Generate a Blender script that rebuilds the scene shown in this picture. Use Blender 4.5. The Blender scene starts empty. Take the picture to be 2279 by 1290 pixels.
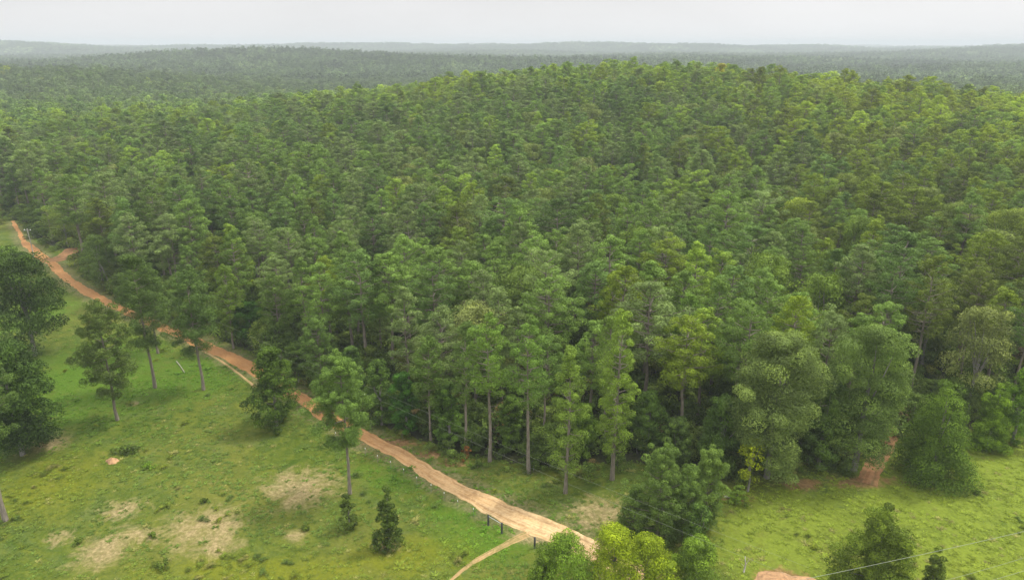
import bpy, math, random
import numpy as np
from mathutils import Vector

# ------------------------------------------------------------------ camera, sky, sun, exposure
sc = bpy.context.scene
CAM_H, PITCH, FPX = 50.0, math.radians(18.9), 1600.0        # drone height, downward pitch, focal length for a 2279 px wide frame
cd = bpy.data.cameras.new('camera'); cam = bpy.data.objects.new('camera', cd); sc.collection.objects.link(cam)
cd.sensor_width = 36.0; cd.lens = FPX / 2279 * 36.0
cam.location = (0, 0, CAM_H); cam.rotation_euler = (math.pi / 2 - PITCH, 0, 0)
cd.clip_start = 0.5; cd.clip_end = 40000
sc.camera = cam

SUN_EL, SUN_AZ = math.radians(58), math.radians(65)          # azimuth clockwise from +Y (view direction)
w = bpy.data.worlds.new('World'); sc.world = w; w.use_nodes = True
nt = w.node_tree; nt.nodes.clear()
def N(t, kind, **kw):
    n = t.nodes.new(kind)
    for k, v in kw.items():
        if k == 'inp':
            for a, b in v.items(): n.inputs[a].default_value = b
        else: setattr(n, k, v)
    return n
sky = N(nt, 'ShaderNodeTexSky', sky_type='NISHITA', sun_disc=False, sun_elevation=SUN_EL, sun_rotation=SUN_AZ,
        air_density=1.5, dust_density=4.0, ozone_density=1.0)
tc = N(nt, 'ShaderNodeTexCoord'); sep = N(nt, 'ShaderNodeSeparateXYZ')
nt.links.new(tc.outputs['Generated'], sep.inputs[0])
ramp0 = N(nt, 'ShaderNodeMapRange', inp={1: 0.0, 2: 1.0, 3: 0.70, 4: 2.8}); nt.links.new(sep.outputs['Z'], ramp0.inputs[0])
glow = N(nt, 'ShaderNodeMapRange', interpolation_type='SMOOTHSTEP', inp={1: 0.0, 2: 0.09, 3: 0.2, 4: 0.0}); nt.links.new(sep.outputs['Z'], glow.inputs[0])   # the paler band low over the horizon
ramp = N(nt, 'ShaderNodeMath', operation='ADD'); nt.links.new(ramp0.outputs[0], ramp.inputs[0]); nt.links.new(glow.outputs[0], ramp.inputs[1])
side = N(nt, 'ShaderNodeMapRange', inp={1: -0.7, 2: 0.7, 3: 0.92, 4: 1.03}); nt.links.new(sep.outputs['X'], side.inputs[0])
cl = N(nt, 'ShaderNodeTexNoise', inp={'Scale': 2.2, 'Detail': 3.0, 'Roughness': 0.5})
mp = N(nt, 'ShaderNodeMapping', inp={3: (1, 1, 4)}); nt.links.new(tc.outputs['Generated'], mp.inputs[0]); nt.links.new(mp.outputs[0], cl.inputs['Vector'])
clr = N(nt, 'ShaderNodeMapRange', inp={1: 0.3, 2: 0.7, 3: 0.94, 4: 1.06}); nt.links.new(cl.outputs['Fac'], clr.inputs[0])
m1 = N(nt, 'ShaderNodeMath', operation='MULTIPLY'); nt.links.new(ramp.outputs[0], m1.inputs[0]); nt.links.new(clr.outputs[0], m1.inputs[1])
m2 = N(nt, 'ShaderNodeMath', operation='MULTIPLY'); nt.links.new(m1.outputs[0], m2.inputs[0]); nt.links.new(side.outputs[0], m2.inputs[1])
cloud = N(nt, 'ShaderNodeVectorMath', operation='SCALE', inp={0: (1.0, 0.995, 1.0)}); nt.links.new(m2.outputs[0], cloud.inputs['Scale'])
blue = N(nt, 'ShaderNodeVectorMath', operation='SCALE', inp={'Scale': 0.1}); nt.links.new(sky.outputs[0], blue.inputs[0])
mixw = N(nt, 'ShaderNodeMix', data_type='RGBA', inp={0: 0.94}); nt.links.new(blue.outputs[0], mixw.inputs[6]); nt.links.new(cloud.outputs[0], mixw.inputs[7])
bg = N(nt, 'ShaderNodeBackground', inp={1: 1.0}); nt.links.new(mixw.outputs[2], bg.inputs[0])
wo = N(nt, 'ShaderNodeOutputWorld'); nt.links.new(bg.outputs[0], wo.inputs[0])

sl = bpy.data.lights.new('sun', 'SUN'); sun = bpy.data.objects.new('sun', sl); sc.collection.objects.link(sun)
sl.energy = 3.5; sl.angle = math.radians(10); sl.color = (1, 0.96, 0.88)
sd = Vector((math.sin(SUN_AZ) * math.cos(SUN_EL), math.cos(SUN_AZ) * math.cos(SUN_EL), math.sin(SUN_EL)))
sun.rotation_euler = sd.to_track_quat('Z', 'Y').to_euler()
sc.view_settings.view_transform = 'Standard'; sc.view_settings.look = 'None'
sc.view_settings.exposure = 0.07; sc.view_settings.gamma = 1.0
sc.cycles.volume_bounces = 0; sc.cycles.max_bounces = 5; sc.cycles.diffuse_bounces = 3; sc.cycles.transparent_max_bounces = 6
sc.cycles.use_denoising = True

rng = np.random.default_rng(7)
random.seed(7)

# ------------------------------------------------------------------ terrain height
def G(x, y, cx, cy, sx, sy, a, rot=0.0):
    c, s = math.cos(rot), math.sin(rot)
    u = (x - cx) * c + (y - cy) * s; v = -(x - cx) * s + (y - cy) * c
    return a * np.exp(-0.5 * ((u / sx) ** 2 + (v / sy) ** 2))
def sstep(a, b, t):
    t = np.clip((t - a) / (b - a), 0, 1); return t * t * (3 - 2 * t)
_ph = np.random.default_rng(11).uniform(0, 6.28, (40, 3))
def wav(x, y, L, k0, n=5):
    o = 0.0
    for k in range(n):
        a = _ph[k0 + k, 0]
        o = o + np.sin((x * math.cos(a) + y * math.sin(a)) * 6.283 / (L * (0.7 + 0.25 * k)) + _ph[k0 + k, 1])
    return o / n
def hgt(x, y):
    x = np.asarray(x, float); y = np.asarray(y, float)
    r = np.sqrt(x * x + y * y)
    h = 0.25 * wav(x, y, 60, 0) * sstep(30, 90, r)
    h = h - 5.0 * sstep(250, 600, r)
    h = h + (G(x, y, 52, 400, 108, 108, 20.5) + G(x, y, 205, 330, 100, 84, 6.5)) * sstep(110, 260, y)
    h = h + G(x, y, -440, 700, 130, 90, 17) - G(x, y, -330, 1080, 300, 150, 9) - G(x, y, -150, 640, 110, 90, 7)
    h = h + G(x, y, -420, 1500, 330, 240, 26) + G(x, y, 200, 1900, 420, 220, 4) 
    h = h + G(x, y, 900, 1250, 330, 120, 9) + G(x, y, 700, 2100, 500, 150, 6)
    f = sstep(550, 2000, r)
    h = h + f * (15 * wav(x, y, 520, 6) + 16 * wav(x, y, 1300, 12) - 6)
    f2 = sstep(2500, 6500, r)
    h = h + f2 * (8 + 12 * wav(x, y, 2600, 18))
    return h + G(x, y, 2150, 2750, 420, 260, 44) + G(x, y, -2500, 3300, 700, 260, 52) + G(x, y, -900, 4200, 900, 300, 26) + G(x, y, 900, 3900, 1000, 280, 24)

cp, sp = math.cos(PITCH), math.sin(PITCH)
def ray(px, py):
    u = (px - 1139.5) / FPX; v = -(py - 645.0) / FPX
    d = np.array([u, cp + v * sp, -sp + v * cp])
    return d / np.linalg.norm(d)
def at(px, py):
    """The point of the terrain that the photo shows at (px, py)."""
    d = ray(px, py); t = 20.0; prev = t
    while t < 12000:
        p = np.array([0, 0, CAM_H]) + d * t
        if p[2] < float(hgt(p[0], p[1])):
            lo, hi = prev, t
            for _ in range(30):
                m = (lo + hi) / 2; p = np.array([0, 0, CAM_H]) + d * m
                if p[2] < float(hgt(p[0], p[1])): hi = m
                else: lo = m
            return p
        prev = t; t += max(0.5, t * 0.01)
    return p
def proj(x, y, z):
    x = np.asarray(x, float); y = np.asarray(y, float); z = np.asarray(z, float) - CAM_H
    dep = y * cp - z * sp
    up = y * sp + z * cp
    return 1139.5 + FPX * x / dep, 645.0 - FPX * up / dep, dep
def tall(p, ytop):
    """height of a thing standing at p whose top the photo shows at row ytop"""
    lo, hi = 0.0, 45.0
    for _ in range(40):
        m = (lo + hi) / 2
        if proj(p[0], p[1], p[2] + m)[1] > ytop: lo = m
        else: hi = m
    return lo

# ------------------------------------------------------------------ materials
def mat(name):
    m = bpy.data.materials.new(name); m.use_nodes = True
    t = m.node_tree; t.nodes.clear()
    out = N(t, 'ShaderNodeOutputMaterial')
    return m, t, out
def mixc(t, fac, a, b, blend='MIX'):
    n = N(t, 'ShaderNodeMix', data_type='RGBA', blend_type=blend)
    for s, v in ((0, fac), (6, a), (7, b)):
        if hasattr(v, 'default_value') or hasattr(v, 'is_output'): t.links.new(v, n.inputs[s])
        else: n.inputs[s].default_value = v if s == 0 else (*v, 1)[:4]
    return n.outputs[2]
def noise(t, scale, detail=4, rough=0.6, vec=None, dist=0.0):
    n = N(t, 'ShaderNodeTexNoise', inp={'Scale': scale, 'Detail': detail, 'Roughness': rough, 'Distortion': dist})
    if vec is not None: t.links.new(vec, n.inputs['Vector'])
    return n.outputs['Fac']
def rng_map(t, v, a, b, c=0.0, d=1.0):
    n = N(t, 'ShaderNodeMapRange', inp={1: a, 2: b, 3: c, 4: d}); t.links.new(v, n.inputs[0]); return n.outputs[0]
def mth(t, op, a, b):
    n = N(t, 'ShaderNodeMath', operation=op)
    for i, v in enumerate((a, b)):
        if hasattr(v, 'is_output'): t.links.new(v, n.inputs[i])
        else: n.inputs[i].default_value = v
    return n.outputs[0]
def attr(t, name, kind='GEOMETRY', out='Fac'):
    return N(t, 'ShaderNodeAttribute', attribute_name=name, attribute_type=kind).outputs[out]

def foliage_mat(name, trans=0.25, lo=0.5, hi=1.5, rough=0.75):
    m, t, out = mat(name)
    tint = attr(t, 'tint', 'INSTANCER', 'Color'); var = attr(t, 'var')
    s = N(t, 'ShaderNodeVectorMath', operation='SCALE'); t.links.new(tint, s.inputs[0])
    t.links.new(rng_map(t, var, 0, 1, lo, hi), s.inputs['Scale'])
    warm = mixc(t, rng_map(t, var, 0.55, 1.0, 0, 0.55), (1, 1, 1), (1.18, 1.08, 0.8))
    col = mixc(t, 1.0, s.outputs[0], warm, 'MULTIPLY')
    p = N(t, 'ShaderNodeBsdfPrincipled', inp={'Roughness': rough, 'Specular IOR Level': 0.15}); t.links.new(col, p.inputs['Base Color'])
    tr = N(t, 'ShaderNodeBsdfTranslucent'); t.links.new(mixc(t, 1.0, col, (1.3, 1.35, 0.7), 'MULTIPLY'), tr.inputs[0])
    mx = N(t, 'ShaderNodeMixShader', inp={0: trans}); t.links.new(p.outputs[0], mx.inputs[1]); t.links.new(tr.outputs[0], mx.inputs[2])
    t.links.new(mx.outputs[0], out.inputs[0])
    return m
def bark_mat(name, a, b):
    m, t, out = mat(name)
    c = N(t, 'ShaderNodeTexCoord').outputs['Object']
    mp = N(t, 'ShaderNodeMapping', inp={3: (3, 3, 0.6)}); t.links.new(c, mp.inputs[0])
    f = noise(t, 2.0, 5, 0.7, mp.outputs[0])
    col = mixc(t, rng_map(t, f, 0.35, 0.65), a, b)
    p = N(t, 'ShaderNodeBsdfPrincipled', inp={'Roughness': 0.9}); t.links.new(col, p.inputs['Base Color'])
    bp = N(t, 'ShaderNodeBump', inp={'Strength': 0.5, 'Distance': 0.05}); t.links.new(f, bp.inputs['Height']); t.links.new(bp.outputs[0], p.inputs['Normal'])
    t.links.new(p.outputs[0], out.inputs[0]); return m
def plain(name, col, rough=0.7, metal=0.0, nz=0.15, scale=8):
    m, t, out = mat(name)
    c = N(t, 'ShaderNodeTexCoord').outputs['Object']
    f = noise(t, scale, 4, 0.6, c)
    cc = mixc(t, rng_map(t, f, 0.3, 0.7), tuple(v * (1 - nz) for v in col), tuple(min(1, v * (1 + nz)) for v in col))
    p = N(t, 'ShaderNodeBsdfPrincipled', inp={'Roughness': rough, 'Metallic': metal}); t.links.new(cc, p.inputs['Base Color'])
    t.links.new(p.outputs[0], out.inputs[0]); return m

M_NEEDLE = foliage_mat('pine_needles', 0.14)
M_LEAF = foliage_mat('broad_leaves', 0.2)
M_GRASS = foliage_mat('grass_blades', 0.3, 0.7, 1.35)
M_BARK = bark_mat('pine_bark', (0.12, 0.10, 0.075), (0.24, 0.205, 0.16))
M_BARKG = bark_mat('grey_bark', (0.12, 0.11, 0.095), (0.26, 0.24, 0.21))
M_DEAD = bark_mat('dead_wood', (0.24, 0.22, 0.18), (0.42, 0.39, 0.33))

# ------------------------------------------------------------------ mesh helpers
def mk_mesh(name, V, F, mats, midx=None, fattr=None, vattr=None, smooth=None):
    V = np.ascontiguousarray(V, np.float32); F = np.ascontiguousarray(F, np.int32)
    me = bpy.data.meshes.new(name)
    me.vertices.add(len(V)); me.vertices.foreach_set('co', V.ravel())
    me.loops.add(F.size); me.loops.foreach_set('vertex_index', F.ravel())
    me.polygons.add(len(F)); me.polygons.foreach_set('loop_start', np.arange(0, F.size, F.shape[1], dtype=np.int32))
    for m in mats: me.materials.append(m)
    if midx is not None: me.polygons.foreach_set('material_index', np.ascontiguousarray(midx, np.int32))
    if smooth is None: smooth = np.zeros(len(F), bool)
    me.polygons.foreach_set('use_smooth', np.ascontiguousarray(np.broadcast_to(smooth, len(F)), bool))
    for k, v in (fattr or {}).items():
        a = me.attributes.new(k, 'FLOAT', 'FACE'); a.data.foreach_set('value', np.ascontiguousarray(v, np.float32))
    for k, v in (vattr or {}).items():
        a = me.attributes.new(k, 'FLOAT', 'POINT'); a.data.foreach_set('value', np.ascontiguousarray(v, np.float32))
    me.update(calc_edges=True)
    return me
def obj(name, me, parent=None, **props):
    o = bpy.data.objects.new(name, me); sc.collection.objects.link(o)
    if parent is not None: o.parent = parent
    for k, v in props.items(): o[k] = v
    return o
class Geo:
    """vertex / quad collector"""
    def __init__(s): s.V, s.F, s.var, s.m, s.sm, s.n = [], [], [], [], [], 0
    def add(s, V, F, var=0.5, m=0, sm=False):
        V = np.asarray(V, float); F = np.asarray(F, int)
        s.V.append(V); s.F.append(F + s.n); s.n += len(V)
        s.var.append(np.broadcast_to(np.asarray(var, float), len(F))); s.m.append(np.full(len(F), m)); s.sm.append(np.full(len(F), sm))
    def join(s, o, xf=None, m=None):
        V = np.concatenate(o.V)
        if xf is not None: V = xf(V)
        F = np.concatenate(o.F); s.V.append(V); s.F.append(F + s.n); s.n += len(V)
        s.var.append(np.concatenate(o.var)); s.m.append(np.concatenate(o.m) if m is None else np.full(len(F), m)); s.sm.append(np.concatenate(o.sm))
    def mesh(s, name, mats):
        return mk_mesh(name, np.concatenate(s.V), np.concatenate(s.F), mats, np.concatenate(s.m), {'var': np.concatenate(s.var)}, smooth=np.concatenate(s.sm))
def unit(a): return a / np.maximum(np.linalg.norm(a, axis=-1, keepdims=True), 1e-9)
def cards(g, C, Nn, T, L, W, var, m=0):
    """small leaf-shaped faces at C, facing Nn, long axis T"""
    T = unit(T - Nn * np.sum(T * Nn, 1, keepdims=True)); B = np.cross(Nn, T)
    L = np.broadcast_to(L, len(C))[:, None] / 2; W = np.broadcast_to(W, len(C))[:, None] / 2
    V = np.stack([C - T * L, C + B * W - T * L * 0.1, C + T * L, C - B * W - T * L * 0.1], 1).reshape(-1, 3)
    g.add(V, np.arange(len(V)).reshape(-1, 4), var, m)
def puffs(g, R, P, rad, n, leaf, flat=0.75, up=0.25, radial=0.3, jit=0.34, var=None, m=0, asp=0.45, vr=(0.05, 0.95)):
    """clumps of foliage: P centres, rad radii, n leaves in each"""
    P = np.asarray(P, float).reshape(-1, 3); k = len(P)
    rad = np.broadcast_to(rad, k).repeat(n)[:, None]
    cv = R.uniform(*vr, k) if var is None else np.broadcast_to(var, k)
    C0 = P.repeat(n, 0); q = len(C0)
    D = R.normal(size=(q, 3)); D[:, 2] += up; D = unit(D)
    rr = R.uniform(0.78, 1.05, (q, 1))
    C = C0 + D * rad * rr * np.array([1, 1, flat])
    Nn = unit(D + R.normal(size=(q, 3)) * jit)
    T = R.normal(size=(q, 3)) + D * 0.4
    rd = R.random(q) < radial
    T[rd] = D[rd] + R.normal(size=(rd.sum(), 3)) * 0.35
    Nn[rd] = unit(np.cross(D[rd], R.normal(size=(rd.sum(), 3))))
    L = leaf * R.uniform(0.7, 1.3, q)
    v = np.clip(cv.repeat(n) + R.normal(size=q) * 0.12, 0, 1)
    cards(g, C, Nn, T, L, L * asp, v, m)
def tube(g, P, rad, sides=6, m=0, var=0.5, cap=True):
    P = np.asarray(P, float); n = len(P)
    rad = np.broadcast_to(rad, n)
    T = unit(np.gradient(P, axis=0))
    ref = np.array([0, 0, 1.0]) if abs(T[:, 2]).mean() < 0.8 else np.array([1.0, 0, 0])
    A = unit(np.cross(T, ref)); B = np.cross(T, A)
    th = np.arange(sides) / sides * 2 * math.pi
    V = P[:, None] + rad[:, None, None] * (A[:, None] * np.cos(th)[None, :, None] + B[:, None] * np.sin(th)[None, :, None])
    V = V.reshape(-1, 3); F = []
    for i in range(n - 1):
        for j in range(sides):
            F.append((i * sides + j, i * sides + (j + 1) % sides, (i + 1) * sides + (j + 1) % sides, (i + 1) * sides + j))
    if cap and sides % 2 == 0:
        for b in (0, (n - 1) * sides):
            for j in range(1, sides - 1, 2): F.append((b, b + j, b + j + 1, b + (j + 2) % sides))
    g.add(V, F, var, m, True)
def box(g, c, s, m=0, rz=0.0):
    x, y, z = [v / 2 for v in s]
    V = np.array([(-x, -y, -z), (x, -y, -z), (x, y, -z), (-x, y, -z), (-x, -y, z), (x, -y, z), (x, y, z), (-x, y, z)])
    cc, ss = math.cos(rz), math.sin(rz)
    V = np.stack([V[:, 0] * cc - V[:, 1] * ss, V[:, 0] * ss + V[:, 1] * cc, V[:, 2]], 1) + np.asarray(c)
    g.add(V, [(0, 3, 2, 1), (4, 5, 6, 7), (0, 1, 5, 4), (1, 2, 6, 5), (2, 3, 7, 6), (3, 0, 4, 7)], 0.5, m)

# ------------------------------------------------------------------ trees (trunk geo, crown geo)
def pine(seed, H=18.0, cf=0.55, R0=3.3, n=60, leaf=0.32, ragged=0.35, step=0.66, sides=7, cl=(0.48, 0.8), cluster=1, spread=0.45, top=1.8, bare=False, lod=False):
    R = np.random.default_rng(seed); tr, cr = Geo(), Geo()
    k = 9; z = np.linspace(-0.3, H * 0.97, k)
    wob = np.cumsum(R.normal(size=(k, 2)) * 0.07 * H / 18, 0); wob[0] = 0
    path = np.column_stack([wob, z])
    rad = 0.0125 * H * (1 - 0.88 * (np.arange(k) / (k - 1)) ** 0.9); rad[0] *= 1.25
    tube(tr, path, rad, 5 if lod else sides, cap=False)
    def ax(zz): return np.array([np.interp(zz, z, path[:, 0]), np.interp(zz, z, path[:, 1])])
    zb = H * (1 - cf); zz = zb; pts, rr = [], []
    az = R.uniform(0, 6.28)
    while zz < H - 0.5:
        t = (zz - zb) / (H - zb)
        prof = R0 * (1 - t ** top) ** 0.85 * (0.5 + 0.5 * min(1, t / 0.28))
        for b in range(R.integers(3, 6)):
            az += 2.4 + R.normal() * 0.35
            L = prof * (1 - ragged * R.random() ** 1.2) * (1.12 if R.random() < 0.15 else 1)
            if R.random() < ragged * 0.25: continue
            a0 = ax(zz); tip = np.array([a0[0] + math.cos(az) * L, a0[1] + math.sin(az) * L, zz + L * (0.12 + 0.35 * t) + R.normal() * 0.25])
            base = np.array([a0[0], a0[1], zz - L * 0.12])
            if not lod and L > 0.8:
                mid = (base + tip) / 2 - np.array([0, 0, L * 0.05])
                tube(tr, [base, mid, tip], [0.07 * H / 18 * (0.5 + L / R0 * 0.6), 0.045, 0.02], 4, cap=False)
            fr = [1.0] + ([0.62] if L > 1.5 else []) + ([0.3] if L > 2.4 and R.random() < 0.6 and t > 0.3 else [])
            for f in fr:
                c = base + (tip - base) * f + R.normal(size=3) * 0.15
                for q in range(cluster if f > 0.5 else 1):
                    o = R.normal(size=3) * spread * np.array([1, 1, 0.7]) if cluster > 1 else 0
                    pts.append(c + o); rr.append(R.uniform(*cl) * (1.0 if f > 0.5 else 0.9) * (1 - 0.25 * t))
        zz += step * (H / 18) * R.uniform(0.75, 1.25)
    a0 = ax(H)
    for q in range(4 + (2 if cluster > 1 else 0)):
        pts.append(np.array([a0[0], a0[1], H - 0.35 - 0.35 * q]) + R.normal(size=3) * np.array([0.25, 0.25, 0.1])); rr.append(0.34 + 0.09 * q)
    if bare:                                                     # dead stubs below the crown
        for q in range(6):
            s = R.uniform(min(H * 0.3, zb * 0.7), zb); a = R.uniform(0, 6.28); L = R.uniform(0.5, 1.4); a0 = ax(s)
            tube(tr, [(a0[0], a0[1], s), (a0[0] + math.cos(a) * L, a0[1] + math.sin(a) * L, s - 0.1)], [0.035, 0.012], 4, cap=False)
    puffs(cr, R, pts, np.array(rr), n, leaf, flat=0.8, up=0.35, radial=0.2, vr=(0.28, 0.72))
    return tr, cr
def hardwood(seed, H=15.0, RX=5.0, zb=1.5, lumps=110, n=90, leaf=0.34, shape='oval', lump=(0.9, 1.6), flat=0.7, limbs=7, shell=(0.65, 1.0), squash=1.0, m=0):
    R = np.random.default_rng(seed); tr, cr = Geo(), Geo()
    path = np.array([(0, 0, -0.3), (0.1, 0.05, H * 0.2), (0.0, 0.15, H * 0.45), (0.15, 0, H * 0.8)])
    tube(tr, path, np.array([0.022, 0.017, 0.012, 0.004]) * H, 7, cap=False)
    pts, rr = [], []
    # uneven outline: the radius grows and shrinks with direction
    A = R.uniform(0, 6.28, 4)
    for i in range(lumps):
        t = R.random() ** 0.85 if shape != 'cone' else 1 - math.sqrt(1 - R.random())
        az = R.uniform(0, 6.28)
        if shape == 'oval': prof = math.sqrt(max(0.0, 1 - (2 * t - 0.85) ** 2 / 1.35)) if t > 0.42 else 0.72 + 0.28 * t / 0.42
        elif shape == 'cone': prof = (1 - t) ** 0.75 * 0.95 + 0.08
        elif shape == 'drop': prof = math.sin(math.pi * (0.14 + 0.82 * t) ** 0.75) ** 0.8
        else: prof = math.sqrt(max(0.0, 1 - t * t * 0.96))
        un = 0.97 + 0.2 * math.sin(2 * az + A[0] + 3 * t) + 0.16 * math.sin(3 * az + A[1] - 5 * t) + 0.12 * math.sin(7 * t + A[2])
        s = R.uniform(*shell) if R.random() < 0.8 else R.uniform(0.1, 0.5)
        r = RX * prof * un * s
        z = zb + (H - zb) * t
        rl = R.uniform(*lump) * (0.75 + 0.35 * prof)
        pts.append((math.cos(az) * r, math.sin(az) * r * squash, min(z, H - rl * 0.85))); rr.append(rl)
    pts = np.array(pts)
    for i in R.choice(len(pts), min(limbs, len(pts)), replace=False):
        p = pts[i]; b = np.array([0, 0.1, H * 0.18 + p[2] * 0.25])
        if p[2] > b[2]: tube(tr, [b, (b + p) / 2 + R.normal(size=3) * 0.2, p], [0.009 * H, 0.005 * H, 0.02], 4, cap=False)
    puffs(cr, R, pts, np.array(rr), n, leaf, flat=flat, up=0.3, radial=0.12, asp=0.62, m=m)
    return tr, cr
def two(geo, name, leafmat, bark):
    return geo[1].mesh(name + '_crown', [leafmat]), geo[0].mesh(name + '_trunk', [bark])
def joined(geo, name, leafmat, bark):
    g = Geo(); g.join(geo[1], m=0); g.join(geo[0], m=1); return g.mesh(name, [leafmat, bark])

FOL = np.array((1.9, 1.75, 1.0))
def tree(name, loc, meshes, label, cat='tree', group=None, tint=(0.06, 0.1, 0.035), scale=(1, 1, 1), rz=0.0):
    e = bpy.data.objects.new(name, None); sc.collection.objects.link(e)
    e.empty_display_size = 0.5
    e.location = loc; e.rotation_euler = (0, 0, rz); e.scale = scale
    e['label'] = label; e['category'] = cat
    if group: e['group'] = group
    c = obj('crown', meshes[0], e); c['tint'] = tuple(float(v) for v in np.array(tint) * FOL)
    obj('trunk', meshes[1], e)
    return e

def scatter(name, label, P, rot, scl, idx, tint, protos, **props):
    """one mass of plants: copies of the prototype meshes at points"""
    col = bpy.data.collections.new(name + '_kinds')
    for i, me in enumerate(protos):
        o = bpy.data.objects.new('%s_kind_%02d' % (name, i), me); col.objects.link(o)
    P = np.asarray(P, np.float32); me = bpy.data.meshes.new(name); me.vertices.add(len(P)); me.vertices.foreach_set('co', P.ravel())
    for k, ty, v in (('rot', 'FLOAT_VECTOR', rot), ('scl', 'FLOAT_VECTOR', scl)):
        a = me.attributes.new(k, ty, 'POINT'); a.data.foreach_set('vector', np.ascontiguousarray(v, np.float32).ravel())
    a = me.attributes.new('idx', 'INT', 'POINT'); a.data.foreach_set('value', np.ascontiguousarray(idx, np.int32))
    a = me.attributes.new('tint', 'FLOAT_COLOR', 'POINT'); a.data.foreach_set('color', np.ascontiguousarray(np.column_stack([tint, np.ones(len(P))]), np.float32).ravel())
    me.update()
    ng = bpy.data.node_groups.new(name, 'GeometryNodeTree')
    ng.interface.new_socket('Geometry', in_out='INPUT', socket_type='NodeSocketGeometry'); ng.interface.new_socket('Geometry', in_out='OUTPUT', socket_type='NodeSocketGeometry')
    gi = ng.nodes.new('NodeGroupInput'); go = ng.nodes.new('NodeGroupOutput')
    ip = ng.nodes.new('GeometryNodeInstanceOnPoints'); ip.inputs['Pick Instance'].default_value = True
    ci = ng.nodes.new('GeometryNodeCollectionInfo'); ci.inputs['Collection'].default_value = col
    ci.inputs['Separate Children'].default_value = True; ci.inputs['Reset Children'].default_value = True
    def na(nm, ty):
        n = ng.nodes.new('GeometryNodeInputNamedAttribute'); n.data_type = ty; n.inputs['Name'].default_value = nm; return n.outputs['Attribute']
    L = ng.links.new
    L(gi.outputs[0], ip.inputs['Points']); L(ci.outputs[0], ip.inputs['Instance']); L(na('idx', 'INT'), ip.inputs['Instance Index'])
    L(na('rot', 'FLOAT_VECTOR'), ip.inputs['Rotation']); L(na('scl', 'FLOAT_VECTOR'), ip.inputs['Scale']); L(ip.outputs[0], go.inputs[0])
    o = obj(name, me, kind='stuff', label=label, **props)
    md = o.modifiers.new('scatter', 'NODES'); md.node_group = ng
    return o

# ------------------------------------------------------------------ plan of the place (photo rows and columns turned into points on the terrain)
EDGE = [(-400, 400), (-60, 462), (20, 478), (60, 520), (120, 548), (172, 562), (185, 600), (235, 652), (300, 690), (400, 728), (480, 757), (570, 788),
        (680, 850), (800, 925), (900, 965), (1000, 1005), (1090, 1018), (1180, 1035), (1260, 1040), (1365, 1030), (1450, 1030), (1530, 1045),
        (1640, 1040), (1720, 1035), (1800, 1030), (1880, 1025), (1930, 1000), (1990, 960), (2060, 960), (2150, 960), (2279, 940), (2700, 900)]
ex, ey = np.array(EDGE).T
def edge_row(px): return np.interp(px, ex, ey)
ROADC = [(28, 492, 14), (42, 518, 20), (58, 542, 24), (88, 568, 24), (120, 590, 24), (150, 620, 22), (205, 655, 20), (262, 684, 20), (325, 712, 20), (400, 742, 22), (470, 775, 26),
         (545, 812, 30), (620, 855, 30), (680, 892, 32), (750, 938, 33), (830, 981, 33), (900, 1018, 35), (1000, 1077, 40), (1100, 1126, 47), (1180, 1160, 53),
         (1262, 1196, 54), (1370, 1248, 52), (1480, 1302, 46), (1640, 1360, 40), (1900, 1460, 40), (2400, 1620, 40)]
def spline(P, n):
    P = np.asarray(P, float); d = np.r_[0, np.cumsum(np.linalg.norm(np.diff(P[:, :2], axis=0), axis=1))]
    out = []
    m = len(P)
    for i in range(m - 1):
        p0, p1, p2, p3 = P[max(i - 1, 0)], P[i], P[i + 1], P[min(i + 2, m - 1)]
        k = max(2, int((d[i + 1] - d[i]) / n))
        for t in np.arange(k) / k:
            out.append(0.5 * ((2 * p1) + (-p0 + p2) * t + (2 * p0 - 5 * p1 + 4 * p2 - p3) * t * t + (-p0 + 3 * p1 - 3 * p2 + p3) * t ** 3))
    out.append(P[-1]); return np.array(out)
def band(rows, n=0.5):
    """centre line and half width in metres from (column, row, height of the band in rows)"""
    W = []
    for a, b, h in rows:
        p = at(a, b); u, v = at(a, b - h / 2), at(a, b + h / 2)
        W.append((p[0], p[1], np.linalg.norm(u - v) / 2))
    S = np.array(W)
    D = unit(np.gradient(S[:, :2], axis=0)); nrm = np.column_stack([-D[:, 1], D[:, 0]])
    for i, (a, b, h) in enumerate(rows):                              # vertical extent -> width across the line
        u, v = at(a, b - h / 2), at(a, b + h / 2)
        S[i, 2] = max(0.4, abs(np.dot((u - v)[:2], nrm[i])) / 2)
    return spline(S, n)
ROAD = band(ROADC)
def dist_to(line, x, y):
    x = np.asarray(x, float).ravel(); y = np.asarray(y, float).ravel(); L = line[::4]
    out = np.full(len(x), 1e9)
    for i in range(0, len(x), 20000):
        d = np.hypot(x[i:i + 20000, None] - L[None, :, 0], y[i:i + 20000, None] - L[None, :, 1]) - L[None, :, 2]
        out[i:i + 20000] = d.min(1)
    return out
TRACK = band([(1925, 1075, 34), (1940, 1040, 30), (1962, 1005, 26), (1985, 965, 22), (2010, 930, 18), (2030, 900, 14), (2048, 872, 12)])
TRACK[:, 2] = np.linspace(1.35, 0.8, len(TRACK))
SPUR = band([(92, 580, 22), (130, 577, 22), (152, 563, 16), (166, 552, 12)]); SPUR[:, 2] = 2.0
LANE = band([(1175, 1188, 18), (1140, 1203, 14), (1090, 1230, 13), (1045, 1256, 12), (1010, 1285, 11), (975, 1315, 10)]); LANE[:, 2] = np.linspace(0.5, 0.18, len(LANE))
FOOT = band([(452, 780, 8), (500, 808, 8), (550, 845, 8), (568, 862, 8)]); FOOT[:, 2] = 0.28

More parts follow.
